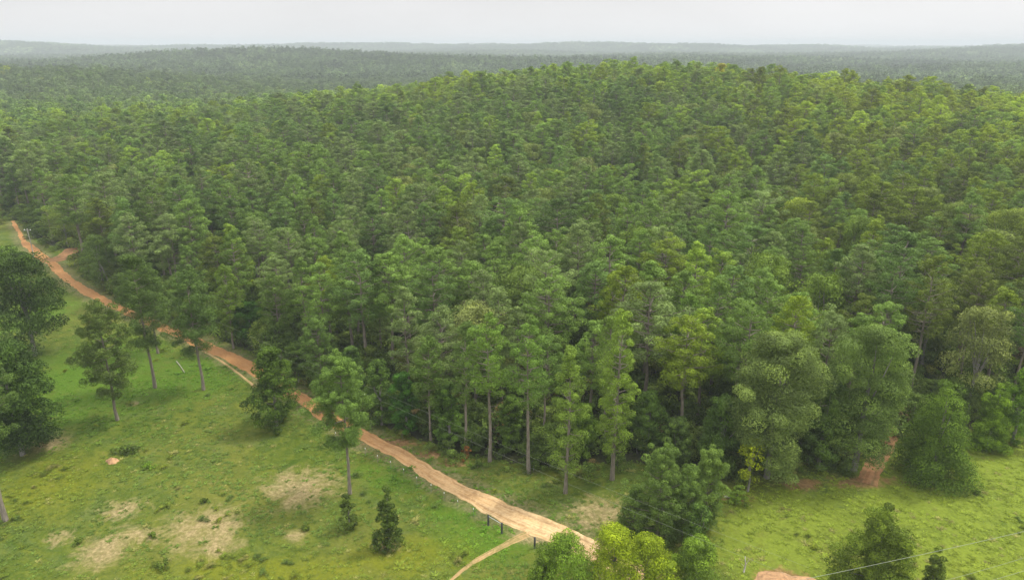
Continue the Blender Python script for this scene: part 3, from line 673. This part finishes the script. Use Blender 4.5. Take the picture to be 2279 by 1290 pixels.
YT = 'yellowing trees standing out on the hill crests'
for i, (px, D_, H_, R_w, ti, lb) in enumerate([
    (85, 830, 23, 5.5, (0.19, 0.165, 0.03), 'yellowing tree standing out on the far hill crest near the left edge'),
    (118, 815, 22, 6.5, (0.115, 0.16, 0.03), 'bright green broad tree beside the yellowing one on the far left crest'),
    (1562, 372, 22, 3.6, (0.165, 0.175, 0.022), 'yellow-green narrow tree on the main hill crest right of centre'),
    (655, 440, 21, 5.0, (0.12, 0.17, 0.025), 'lime-green tree on the left shoulder of the main hill')]):
    a_ = math.atan((px - 1139.5) / FPX / cp); x_, y_ = D_ * math.sin(a_), D_ * math.cos(a_); p = np.array([x_, y_, float(hgt(x_, y_))]); HAND.append(p)
    tree('crest_tree', p, two(hardwood(950 + i, H_, R_w, H_ * 0.3, 60, 60, 0.5), 'crest_tree', M_LEAF, M_BARKG), lb, 'tree', YT, ti)
HANDA = np.array([(p[0], p[1]) for p in HAND])
d = np.min(np.hypot(PX[:, None] - HANDA[None, :, 0], PY[:, None] - HANDA[None, :, 1]), axis=1)
k = d > 4.0; PX, PY = PX[k], PY[k]
PZ = hgt(PX, PY); n = len(PX)
Hs = np.clip(18.3 + R.normal(size=n) * 2.1 + 1.2 * wav(PX, PY, 70, 20, 4), 12.5, 24)
qx, qy, dep = proj(PX, PY, PZ + Hs * 0.8); DD = np.hypot(PX, PY)
tone = tone_pick(PX, PY, R)
upl = np.maximum(sstep(1400, 1900, qx) * sstep(200, 300, DD), np.exp(-((DD - 400) / 55) ** 2) * sstep(500, 900, qx)) * (1 - sstep(480, 620, DD))   # brighter, yellower crown tint on the upper slope
tj = (1 + upl[:, None] * np.array((0.42, 0.3, -0.1))) * np.clip(R.normal(size=(n, 1)) * 0.13 + 1, 0.65, 1.4)
isHW = (R.random(n) < 0.07 + 0.10 * (wav(PX, PY, 120, 30, 4) > 0.35)) 
kind = R.integers(0, len(PINES), n); rz = R.uniform(0, 6.283, n); sxy = R.uniform(1.1, 1.5, n) * (1 + 0.14 * sstep(180, 330, DD))
inview = (qx > -25) & (qx < 2304) & (qy < 1290) & ~isHW
order = np.argsort(np.where(inview, DD, 1e9))[:268]
single = np.zeros(n, bool); single[order] = True
ROWS = ['first', 'second', 'third', 'fourth', 'fifth', 'sixth', 'seventh', 'eighth', 'ninth', 'tenth', 'eleventh', 'twelfth', 'rear', 'rear', 'rear', 'rear']
SECT = [(70, 'beyond the far road bend'), (170, 'above the driveway'), (280, 'above the leaning dead trunk'), (400, 'behind the grouped pasture pines'), (500, 'above the footpath pine'), (600, 'above the lime-green tree'), (690, 'above the round dark tree'),
        (790, 'above the lone pasture pine'), (880, 'right of the lone pasture pine'), (980, 'above the dark vines'), (1070, 'above the rusty bush'), (1160, 'behind the bare pale trunk'), (1250, 'behind the thick trunked pine'),
        (1340, 'behind the slender front pine'), (1430, 'behind the tallest bright pine'), (1520, 'above the young pines'), (1610, 'left of the pale hardwood'), (1710, 'behind the broad pale hardwood'), (1810, 'right of the pale hardwood'),
        (1910, 'behind the round-topped hardwood'), (2010, 'left of the red track head'), (2110, 'above the red track'), (9999, 'at the right edge')]
def crd(px, py): return at(px, py)
ecx = np.arange(-40, 2330, 30); eD = np.array([np.hypot(*at(a, edge_row(a) - 9)[:2]) for a in ecx])
GRP = 'tall pines crowding the forest'
for i in order:
    if isHW[i]: continue
    me, _, word = PINES[kind[i]]
    fx, fy, _ = proj(PX[i], PY[i], PZ[i])
    row = int(max(0, (DD[i] - np.interp(fx, ecx, eD)) / 5.2))
    sect = next(s for lim, s in SECT if qx[i] < lim)
    size = 'tall' if Hs[i] > 19.8 else 'short' if Hs[i] < 16.6 else 'middling'
    lb = '%s %s pine, %s crown, %s row %s' % (size, TK[tone[i]], word, ROWS[min(row, 15)], sect)
    tree('pine_tree', (PX[i], PY[i], PZ[i]), me, lb, 'pine tree', GRP, TV[tone[i]] * tj[i] / FOL, (Hs[i] / 18 * sxy[i], Hs[i] / 18 * sxy[i], Hs[i] / 18), rz[i])

rest = ~single
near = rest & (DD < 400); far = rest & ~near
def forest(name, label, sel, pp, hh, hoff=0):
    ii = np.nonzero(sel)[0]; k = len(ii)
    idx = np.where(isHW[ii], len(pp) + ii % len(hh), kind[ii] % len(pp))
    ti = TV[tone[ii]] * tj[ii]
    haze_cool = sstep(420, 950, DD[ii] + 60 * wav(PX[ii], PY[ii], 150, 3, 5))[:, None]; ti = ti * (1 - haze_cool) + haze_cool * ti.mean(1, keepdims=True) * np.array((0.88, 1.22, 0.6)) * 0.95  # crowns turn darker and cooler with distance: aerial haze painted into the tint
    hw = isHW[ii]; pal = np.array([(0.085, 0.12, 0.05), (0.07, 0.115, 0.03), (0.1, 0.13, 0.065), (0.05, 0.09, 0.025), (0.12, 0.17, 0.03)]) * FOL
    ti[hw] = pal[R.choice(5, hw.sum(), p=[0.35, 0.25, 0.2, 0.15, 0.05])]
    s = Hs[ii] / 18; sc3 = np.column_stack([s * sxy[ii], s * sxy[ii], s])
    sc3[hw] = np.column_stack([R.uniform(0.8, 1.15, hw.sum())] * 2 + [R.uniform(0.95, 1.2, hw.sum())])
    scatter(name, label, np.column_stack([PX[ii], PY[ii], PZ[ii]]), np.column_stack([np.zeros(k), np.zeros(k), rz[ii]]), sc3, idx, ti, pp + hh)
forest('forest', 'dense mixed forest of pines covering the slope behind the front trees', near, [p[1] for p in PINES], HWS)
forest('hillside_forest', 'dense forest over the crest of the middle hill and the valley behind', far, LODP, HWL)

# far wood: patches of forest, each with its own crowns
TILES = []
for s in range(5):
    g = Geo(); Rt = np.random.default_rng(500 + s)
    for a in range(7):
        for b in range(7):
            x, y = (a - 3) * 6.4 + Rt.uniform(-2.2, 2.2), (b - 3) * 6.4 + Rt.uniform(-2.2, 2.2)
            H = 17 + Rt.normal() * 3.6; k = 7
            P = np.column_stack([x + Rt.normal(size=k) * 1.6, y + Rt.normal(size=k) * 1.6, H - 1 - np.abs(Rt.normal(size=k)) * 3.2]); P[0] = (x, y, H - 0.8)
            puffs(g, Rt, P, Rt.uniform(1.2, 2.1, k), 12, 1.5, flat=0.9, up=0.6, radial=0.1, var=np.full(k, Rt.uniform(0.15, 0.85)), asp=0.7)
    TILES.append(g.mesh('forest_patch', [M_NEEDLE]))
def tiles(r0, r1, sp, ang=46, scl=1.0):
    n = int(r1 / sp) + 2
    gx, gy = np.meshgrid(np.arange(-n, n + 1) * sp, np.arange(0, n + 1) * sp)
    x = gx.ravel() + R.uniform(-3, 3, gx.size); y = gy.ravel() + R.uniform(-3, 3, gx.size)
    r = np.hypot(x, y); k = (r < r1) & (r >= r0) & (np.abs(np.arctan2(x, y)) < math.radians(ang)); return x[k], y[k], np.full(k.sum(), scl)
parts = [tiles(935, 3200, 40, 46, 1.0), tiles(3200, 9000, 78, 46, 2.0)]
tx = np.concatenate([p[0] for p in parts]); ty = np.concatenate([p[1] for p in parts]); ts = np.concatenate([p[2] for p in parts])
gxx = (hgt(tx + 15, ty) - hgt(tx - 15, ty)) / 30; gyy = (hgt(tx, ty + 15) - hgt(tx, ty - 15)) / 30
trz = R.uniform(0, 6.283, len(tx)); c, s = np.cos(trz), np.sin(trz)
lx, ly = gxx * c + gyy * s, -gxx * s + gyy * c
zs = np.where(ts > 1.5, 1.1, 1.0)
nz = wav(tx, ty, 260, 8, 6); nz2 = wav(tx, ty, 900, 14, 5)
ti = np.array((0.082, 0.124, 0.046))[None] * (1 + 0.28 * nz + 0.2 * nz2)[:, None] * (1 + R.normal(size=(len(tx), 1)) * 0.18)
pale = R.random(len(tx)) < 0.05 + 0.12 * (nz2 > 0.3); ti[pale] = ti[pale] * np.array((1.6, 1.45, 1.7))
scatter('distant_forest', 'hazy forested hills reaching to the horizon', np.column_stack([tx, ty, hgt(tx, ty) - (zs - 1) * 2]), np.column_stack([np.arctan(ly), -np.arctan(lx), trz]),
        np.column_stack([ts * 1.05, ts * 1.05, zs]), R.integers(0, 5, len(tx)), ti, TILES)

# ------------------------------------------------------------------ undergrowth, weeds and grass
BUSH = []
for s in range(5):
    g = hardwood(600 + s, 1.7, 1.25, 0.15, 16, 70, 0.17, shape='dome', lump=(0.35, 0.6), limbs=3)
    BUSH.append(joined(g, 'undergrowth_bush', M_LEAF, M_BARKG))
for s in range(4):
    BUSH.append(joined(hardwood(650 + s, 5.5, 2.1, 0.3, 60, 130, 0.17, shape='drop', lump=(0.5, 0.85), limbs=4), 'undergrowth_sapling', M_LEAF, M_BARKG))
ux, uy = jgrid(2.3, 300, 60, 48, 0.48)
pxu, pyu, _ = proj(ux, uy, hgt(ux, uy)); er = edge_row(pxu)
k = (pyu < er + 30) & (dist_to(ROAD, ux, uy) > 1.6) & (dist_to(TRACK, ux, uy) > 0.35) & (dist_to(SPUR, ux, uy) > 0.8)
k &= (R.random(len(ux)) < np.where(pyu < er - 60, 0.8, 0.85)); kk = k; ux, uy = ux[k], uy[k]; k = len(ux)
ut = np.array((1.7, 1.5, 1.1)) * np.array([(0.06, 0.105, 0.024), (0.075, 0.12, 0.03), (0.045, 0.08, 0.02), (0.1, 0.13, 0.035), (0.12, 0.105, 0.05)])[R.choice(5, k, p=[0.35, 0.27, 0.2, 0.13, 0.05])]
big_ = (R.random(k) < np.where(pyu[kk] > er[kk] - 45, 0.3, 0.12)) & (pyu[kk] < er[kk] - 6); ut[big_ & (ut[:, 0] > 0.16)] = (0.10, 0.16, 0.03)
us = R.uniform(0.5, 1.4, k) * np.where(R.random(k) < 0.2, 1.7, 1) * np.where(pyu[kk] < er[kk] - 12, 1.25, 0.75); us[big_] = R.uniform(0.6, 1.3, big_.sum())
scatter('undergrowth', 'leafy undergrowth of bushes along and inside the forest edge', np.column_stack([ux, uy, hgt(ux, uy) - 0.05]), np.column_stack([np.zeros((k, 2)), R.uniform(0, 6.28, k)]),
        np.column_stack([us * 1.1, us * 1.1, us]), np.where(big_, R.integers(5, 9, k), R.integers(0, 5, k)), ut * R.uniform(0.75, 1.2, (k, 1)), BUSH)

wx, wy = jgrid(1.1, 150, 50, 42, 0.5); pw, pv_, _ = proj(wx, wy, hgt(wx, wy)); er = edge_row(pw)
k = (pv_ > er + 4) & (dist_to(ROAD, wx, wy) > 0.5) & (dist_to(TRACK, wx, wy) > 0.6) & (dist_to(LANE, wx, wy) > 0.4) & (dist_to(FOOT, wx, wy) > 0.3)
cl_ = wav(wx, wy, 17, 20, 5) + 0.8 * wav(wx, wy, 5.3, 26, 5) + 0.5 * emask(OLIVE, wx, wy) - 0.5 * emask(LUSH, wx, wy) - 0.25 * emask(MEADOW, wx, wy)
k &= R.random(len(wx)) < np.clip((cl_ - 0.25) * 0.6, 0.008, 0.5); wx, wy = wx[k], wy[k]; k = len(wx)
wt = np.array([(0.13, 0.175, 0.02), (0.16, 0.2, 0.02), (0.09, 0.14, 0.025), (0.2, 0.2, 0.05)])[R.choice(4, k, p=[0.4, 0.3, 0.2, 0.1])] * R.uniform(0.8, 1.15, (k, 1))
wsz = R.uniform(0.16, 0.4, k)
scatter('pasture_weeds', 'low leafy weeds in patches over the pasture and meadow', np.column_stack([wx, wy, hgt(wx, wy) - 0.03]), np.column_stack([np.zeros((k, 2)), R.uniform(0, 6.28, k)]),
        np.column_stack([wsz * 1.5, wsz * 1.2, wsz * 0.8]), R.integers(0, 5, k), wt, BUSH)
TUFT = []
for s in range(6):
    Rt = np.random.default_rng(700 + s); g = Geo(); k = 34
    a = Rt.uniform(0, 6.28, k); r = Rt.uniform(0, 0.35, k); lean = Rt.uniform(0.5, 1.8, k)
    C = np.column_stack([np.cos(a) * r, np.sin(a) * r, np.full(k, 0.13)])
    T = np.column_stack([np.cos(a) * lean, np.sin(a) * lean, np.ones(k)])
    Nn = unit(np.cross(T, Rt.normal(size=(k, 3))))
    cards(g, C, Nn, T, Rt.uniform(0.25, 0.5, k), 0.07 if s < 3 else 0.13, Rt.uniform(0.2, 0.9, k))
    TUFT.append(g.mesh('grass_tuft', [M_GRASS]))
gx, gy = jgrid(0.5, 118, 48, 42, 0.5)
gx2, gy2 = jgrid(1.15, 215, 118, 44, 0.5)
gx, gy = np.r_[gx, gx2], np.r_[gy, gy2]
pxg, pyg, _ = proj(gx, gy, hgt(gx, gy)); er = edge_row(pxg)
sand = np.maximum(emask(SAND, gx, gy), emask(RED, gx, gy))
k = (pyg > er - 4) & (pyg < 1420) & (dist_to(ROAD, gx, gy) > -0.45 * R.random(len(gx)) ** 2) & (dist_to(TRACK, gx, gy) > 0.3) & (dist_to(SPUR, gx, gy) > 0.1) & (dist_to(LANE, gx, gy) > -0.22) & (dist_to(FOOT, gx, gy) > -0.12)
dens = 0.5 + 1.1 * wav(gx, gy, 9, 0, 5) + 0.7 * wav(gx, gy, 3.1, 9, 5); meadow = sstep(1560, 1660, pxg)
k &= R.random(len(gx)) < np.clip((0.22 + 0.5 * dens) * (1 - 0.85 * sand) + 0.05 * meadow, 0, 1)
gx, gy, pxg, meadow = gx[k], gy[k], pxg[k], meadow[k]; k = len(gx)
lush = emask(LUSH, gx, gy); olive = emask(OLIVE, gx, gy)
gt = np.array([(0.10, 0.15, 0.03)]) * np.ones((k, 1)) + 0.0
gt = gt + lush[:, None] * (np.array((0.085, 0.18, 0.016)) - gt) * 0.8
gt = gt + 0.0; gt = gt + olive[:, None] * (np.array((0.16, 0.185, 0.02)) - gt) * 0.7
gt = gt + meadow[:, None] * (np.array((0.195, 0.245, 0.03)) - gt) * 0.8
dry = (R.random(k) < 0.08) & (lush < 0.4); gt[dry] = (0.2, 0.2, 0.07)
gt = np.array((1.1, 1.12, 0.9)) * gt * R.uniform(0.8, 1.2, (k, 1)) * (1 + 0.15 * wav(gx, gy, 14, 5, 5))[:, None]
gs = R.uniform(0.35, 0.75, k) * (1 + 0.2 * meadow) * np.where((R.random(k) < 0.03) & (meadow < 0.5), 1.8, 1)
scatter('grass', 'short rough pasture grass and taller meadow weeds', np.column_stack([gx, gy, hgt(gx, gy) - 0.02]), np.column_stack([np.zeros((k, 2)), R.uniform(0, 6.28, k)]),
        np.column_stack([gs * 1.5, gs * 1.5, gs * (0.5 - 0.05 * meadow)]), R.integers(0, 6, k), gt, TUFT)

# ------------------------------------------------------------------ fence, poles, wires and small things
M_POST = plain('dark_post_wood', (0.03, 0.032, 0.03), 0.8)
M_STEEL = plain('weathered_steel', (0.12, 0.13, 0.11), 0.7, 0.3)
M_WHITE = plain('white_paint', (0.8, 0.8, 0.77), 0.5, 0, 0.04)
M_RAIL = plain('pale_rail', (0.42, 0.44, 0.42), 0.6)
M_WIRE = plain('aluminium_wire', (0.22, 0.24, 0.18), 0.7, 0.0)
M_POLE = bark_mat('weathered_pole', (0.18, 0.17, 0.14), (0.28, 0.26, 0.22))
def thing(name, loc, label, cat, group=None, rz=0.0):
    e = bpy.data.objects.new(name, None); sc.collection.objects.link(e); e.location = loc; e.rotation_euler = (0, 0, rz)
    e['label'] = label; e['category'] = cat
    if group: e['group'] = group
    return e
FGp = 'dark wooden fence posts by the near end of the road'
posts = [at(1087, 1168), at(1117, 1186), at(1190, 1219)]
gp = Geo(); tube(gp, [(0, 0, -0.2), (0, 0, 0.6), (0, 0, 1.32)], [0.11, 0.105, 0.1], 8)
gc = Geo(); tube(gc, [(0, 0, 1.32), (0, 0, 1.36), (0, 0, 1.4)], [0.115, 0.1, 0.03], 8)
mp_, mc_ = gp.mesh('fence_post', [M_POST]), gc.mesh('post_cap', [M_POST])
for p, lb in zip(posts, ('dark fence post at the far end of the pale rail', 'dark fence post at the near end of the pale rail', 'dark fence post standing apart beside the leafy shrubs')):
    e = thing('fence_post', p, lb, 'fence post', FGp); obj('post', mp_, e); obj('cap', mc_, e)
def rail_between(name, a, b, za, zb, r, material, label, cat, n=2, sag=0.0):
    t_ = np.linspace(0, 1, n)[:, None]; P = (np.r_[a[:2], a[2] + za])[None] * (1 - t_) + (np.r_[b[:2], b[2] + zb])[None] * t_
    P[:, 2] -= sag * 4 * (t_ * (1 - t_))[:, 0]
    g = Geo(); tube(g, P, r, 6); o = obj(name, g.mesh(name, [material])); o['label'] = label; o['category'] = cat; return o
rail_between('fence_rail', posts[0], posts[1], 1.2, 1.2, 0.03, M_RAIL, 'pale rail joining the two closest dark fence posts', 'fence rail')
e = rail_between('wire_fence', posts[2], at(1260, 1252), 1.15, 1.1, 0.02, M_STEEL, 'grey wire running from the lone dark post into the shrubs', 'fence wire')
# steel field-fence posts with white tips along the pasture side of the road
TG = 'thin steel fence posts with white tips beside the road'
tp = [(748, 978), (785, 997), (814, 1014), (841, 1030), (870, 1044), (899, 1061), (928, 1079), (960, 1096), (989, 1114), (1019, 1132), (1054, 1150)]
g1 = Geo(); tube(g1, [(0, 0, -0.2), (0, 0, 1.02)], [0.016, 0.016], 6)
g2 = Geo(); tube(g2, [(0, 0, 1.02), (0, 0, 1.1), (0, 0, 1.2)], [0.03, 0.032, 0.028], 6)
s1, s2 = g1.mesh('steel_post', [M_STEEL]), g2.mesh('white_tip', [M_WHITE])
ordn = ['first', 'second', 'third', 'fourth', 'fifth', 'sixth', 'seventh', 'eighth', 'ninth', 'tenth', 'last']
pts = [at(*q) for q in tp]
for i, p in enumerate(pts):
    e = thing('steel_post', p, 'thin steel post with white tip beside the road, %s counting from the lone pasture pine' % ordn[i], 'fence post', TG)
    obj('stake', s1, e); obj('tip', s2, e)
g = Geo()
for zz in (0.35, 0.7, 0.98):
    for a, b in zip(pts[:-1], pts[1:]): tube(g, [a + (0, 0, zz), b + (0, 0, zz)], 0.004, 4)
    tube(g, [pts[-1] + (0, 0, zz), posts[0] + (0, 0, zz)], 0.008, 4)
o = obj('fence_wire', g.mesh('fence_wire', [M_STEEL])); o['label'] = 'thin wires strung between the white-tipped steel posts'; o['category'] = 'fence wire'

# utility pole with cross-arm, and the line it carries along the road
up = at(76, 574); UH = tall(up, 508)
e = thing('utility_pole', up, 'thin pale utility pole beside the far bend of the dirt road', 'utility pole')
g = Geo(); tube(g, [(0, 0, -0.3), (0, 0, UH * 0.5), (-0.15, 0, UH)], [0.12, 0.1, 0.08], 8); obj('pole', g.mesh('pole', [M_POLE]), e)
g = Geo(); box(g, (-0.13, 0.0, UH - 0.5), (1.8, 0.1, 0.12)); obj('crossarm', g.mesh('crossarm', [M_POLE]), e)
for sx in (-0.85, 0.6):
    g = Geo(); tube(g, [(sx, 0, UH - 0.44), (sx, 0, UH - 0.34), (sx, 0, UH - 0.22)], [0.05, 0.08, 0.03], 8); obj('insulator', g.mesh('insulator', [M_WHITE]), e)
def atz(px, py, z):
    d = ray(px, py); t_ = (z - CAM_H) / d[2]; return np.array([0, 0, CAM_H]) + d * t_
def wire(label, A, B, sag, r=0.009, n=24):
    t_ = np.linspace(0, 1, n)[:, None]; P = A[None] * (1 - t_) + B[None] * t_; P[:, 2] -= sag * 4 * (t_ * (1 - t_))[:, 0]
    g = Geo(); tube(g, P, r, 5, cap=False); o = obj('power_line', g.mesh('power_line', [M_WIRE])); o['label'] = label; o['category'] = 'power line'; o['group'] = 'overhead wires'
def wire2(label, A, M, B, sag=(1.2, 0.4), r=0.006):
    t_ = np.linspace(0, 1, 30)[:, None]; P = []
    for (a, b), sg in zip(((A, M), (M, B)), sag):
        q = a[None] * (1 - t_) + b[None] * t_; q[:, 2] -= sg * 4 * (t_ * (1 - t_))[:, 0]; P.append(q)
    g = Geo(); tube(g, np.concatenate([P[0], P[1][1:]]), r, 5, cap=False); o = obj('power_line', g.mesh('power_line', [M_WIRE])); o['label'] = label; o['category'] = 'power line'; o['group'] = 'overhead wires'
TOP = np.array(up) + (0, 0, UH - 0.22)
wire2('upper overhead wire from the utility pole, crossing in front of the forest edge', TOP + (0.6, 0, 0), atz(880, 886, 8.5), atz(1800, 1262, 8.5))
wire2('lower overhead wire from the utility pole, crossing in front of the forest edge', TOP - (0.85, 0, 0), atz(880, 905, 7.9), atz(1800, 1296, 7.9))
wire('overhead wire passing before the large cedar at the bottom right', atz(1700, 1306, 9), atz(2420, 1148, 9), 0.2, 0.016)
wire('second overhead wire in the bottom right corner, below the one passing the cedar', atz(2000, 1318, 8.5), atz(2420, 1196, 8.5), 0.2, 0.010)
wire('lowest overhead wire in the bottom right corner', atz(2080, 1324, 8), atz(2420, 1224, 8), 0.2, 0.012)

# poles hidden among the trees that carry the road-side wires
def log(name, label, cat, a, b, r0, r1, z=0.12, m_=None):
    A, B = at(*a), at(*b); g = Geo()
    tube(g, [A + (0, 0, z), (A + B) / 2 + (0.05, 0.02, z + 0.02), B + (0, 0, z)], [r0, (r0 + r1) / 2, r1], 7); o = obj(name, g.mesh(name, [m_ or M_DEAD])); o['label'] = label; o['category'] = cat
log('fallen_pole', 'bleached pole lying in the grass between the pasture pines', 'pole', (393, 805), (411, 830), 0.07, 0.05)
log('fallen_log', 'short pale log lying at the meadow edge beside the fresh green shrub', 'log', (1612, 1106), (1634, 1110), 0.14, 0.1)
# leaning dead trunk by the driveway
p = at(252, 645); g = Geo(); tube(g, [p + (0, 0, -0.2), p + (-1.6, 0.3, 4.6), p + (-3.4, 0.5, 9.4)], [0.17, 0.13, 0.05], 7)
o = obj('dead_tree', g.mesh('dead_tree', [M_BARKG])); o['label'] = 'leaning bare grey trunk at the forest edge near the driveway'; o['category'] = 'dead tree'
# dead snag in the meadow
p = at(1655, 1272); e = thing('dead_snag', p, 'small bleached dead snag with stub branches in the meadow', 'dead tree')
g = Geo(); tube(g, [(0, 0, -0.1), (0.1, 0, 0.9), (-0.05, 0, 1.9)], [0.09, 0.07, 0.04], 6); obj('trunk', g.mesh('trunk', [M_DEAD]), e)
g = Geo(); tube(g, [(0.1, 0, 0.9), (0.45, 0.1, 1.4)], [0.04, 0.015], 5); obj('branch', g.mesh('branch', [M_DEAD]), e)
g = Geo(); tube(g, [(0.08, 0, 0.6), (-0.35, 0.1, 1.0)], [0.035, 0.012], 5); obj('branch', g.mesh('branch', [M_DEAD]), e)
# heaps of soil and brush
def heap(name, label, px, py, rx, ry, hz, material, seed, cat='soil heap'):
    R_ = np.random.default_rng(seed); p = at(px, py); a = 28; b = 9; V = []
    ph = R_.uniform(0, 6.28, 6)
    for j in range(b):
        f = j / (b - 1)
        for i in range(a):
            th = i / a * 6.283; q = 1 + 0.16 * math.sin(2 * th + ph[0]) + 0.12 * math.sin(3 * th + ph[1]) + 0.07 * math.sin(7 * th + ph[2])
            V.append((math.cos(th) * rx * f * q, math.sin(th) * ry * f * q, hz * (1 - f ** 1.7) * (1 + 0.3 * math.sin(4 * th + ph[3]) * f) + R_.normal() * 0.03 - 0.08 * f))
    F = [(j * a + i, j * a + (i + 1) % a, (j + 1) * a + (i + 1) % a, (j + 1) * a + i) for j in range(b - 1) for i in range(a)]
    o = obj(name, mk_mesh(name, np.array(V), np.array(F)[:, ::-1], [material], smooth=True, vattr={'across': np.zeros(len(V)), 'along': np.zeros(len(V))})); o.location = p
    o['label'] = label; o['category'] = cat; return o
M_HEAP = plain('orange_soil', (0.33, 0.19, 0.09), 0.95, 0, 0.4, 2.5)
heap('soil_heap', 'small orange soil heap in the pasture beside a brush pile', 250, 1026, 0.95, 0.7, 0.5, M_HEAP, 1)
heap('soil_heap', 'large orange soil heap at the bottom edge of the meadow', 1745, 1300, 3.0, 2.2, 0.8, M_HEAP, 2)
heap('soil_heap', 'pale orange soil heap between the bright shrubs at the road end', 1484, 1278, 1.0, 0.8, 0.4, M_HEAP, 3)
p = at(285, 1006); g = hardwood(900, 0.9, 1.5, 0.05, 26, 46, 0.2, shape='dome', lump=(0.25, 0.4), limbs=12, squash=0.6)
tree('brush_pile', p, two(g, 'brush_pile', M_LEAF, M_DEAD), 'low dark brush pile above the small orange soil heap', 'brush pile', None, (0.035, 0.06, 0.016))
WG = 'low dark weed clumps in the pasture'
for i, (px, py, r, lb) in enumerate([(330, 1040, 0.8, 'bright low weed clump right of the small soil heap'), (175, 1208, 0.4, 'small dark weed clump between two bare patches'), (340, 1195, 0.45, 'dark weed clump left of the large tan patch'),
                                 (365, 1262, 0.8, 'wide dark weed clump near the bottom edge'), (455, 1118, 0.35, 'small weed clump above the large tan patch'), (680, 1178, 0.35, 'weed clump beside the small bare patch')]):
    g = hardwood(910 + i, 0.45 + 0.3 * r, r, 0.05, 14, 40, 0.15, shape='dome', lump=(0.16, 0.28), limbs=2)
    tree('weed_clump', at(px, py), two(g, 'weed_clump', M_LEAF, M_BARKG), lb, 'weed clump', WG, (0.07, 0.13, 0.02) if i == 0 else (0.05, 0.08, 0.018))
# crumpled white scrap in the undergrowth
R_ = np.random.default_rng(3); p = at(1309, 994); n_ = 7
gxx_, gyy_ = np.meshgrid(np.linspace(-0.3, 0.3, n_), np.linspace(-0.22, 0.22, n_)); top = np.column_stack([gxx_.ravel(), gyy_.ravel(), 1.55 + R_.normal(size=n_ * n_) * 0.06]); bot = top - (0, 0, 0.03)
F1 = [(j * n_ + i, j * n_ + i + 1, (j + 1) * n_ + i + 1, (j + 1) * n_ + i) for j in range(n_ - 1) for i in range(n_ - 1)]
o = obj('plastic_scrap', mk_mesh('plastic_scrap', np.r_[top, bot], np.array(F1 + [tuple(v + n_ * n_ for v in f[::-1]) for f in F1]), [M_WHITE])); o.location = p
o['label'] = 'crumpled white scrap caught on the undergrowth between the front pines'; o['category'] = 'scrap'

# ------------------------------------------------------------------ haze: one closed box of thin air around camera and land
hz = max(float(Z.max()) + 22, 70.0); hb = float(Z.min()) - 2
g = Geo(); box(g, (0, 0, (hz + hb) / 2), (20000, 20000, hz - hb))
m, t, out = mat('haze_air')
pv = N(t, 'ShaderNodeVolumePrincipled'); pv.inputs['Color'].default_value = (0.66, 0.725, 0.76, 1); pv.inputs['Density'].default_value = 0.00026
pv.inputs['Density Attribute'].default_value = ''; pv.inputs['Anisotropy'].default_value = 0.0
t.links.new(pv.outputs[0], out.inputs['Volume'])
o = obj('haze', g.mesh('haze', [m]), kind='stuff', label='thin pale haze veiling the far hills'); 
print('TREES', n, int(single.sum()), 'UNDER', len(ux), 'GRASS', len(gx), 'TILES', len(tx), 'Z', Z.min(), Z.max())
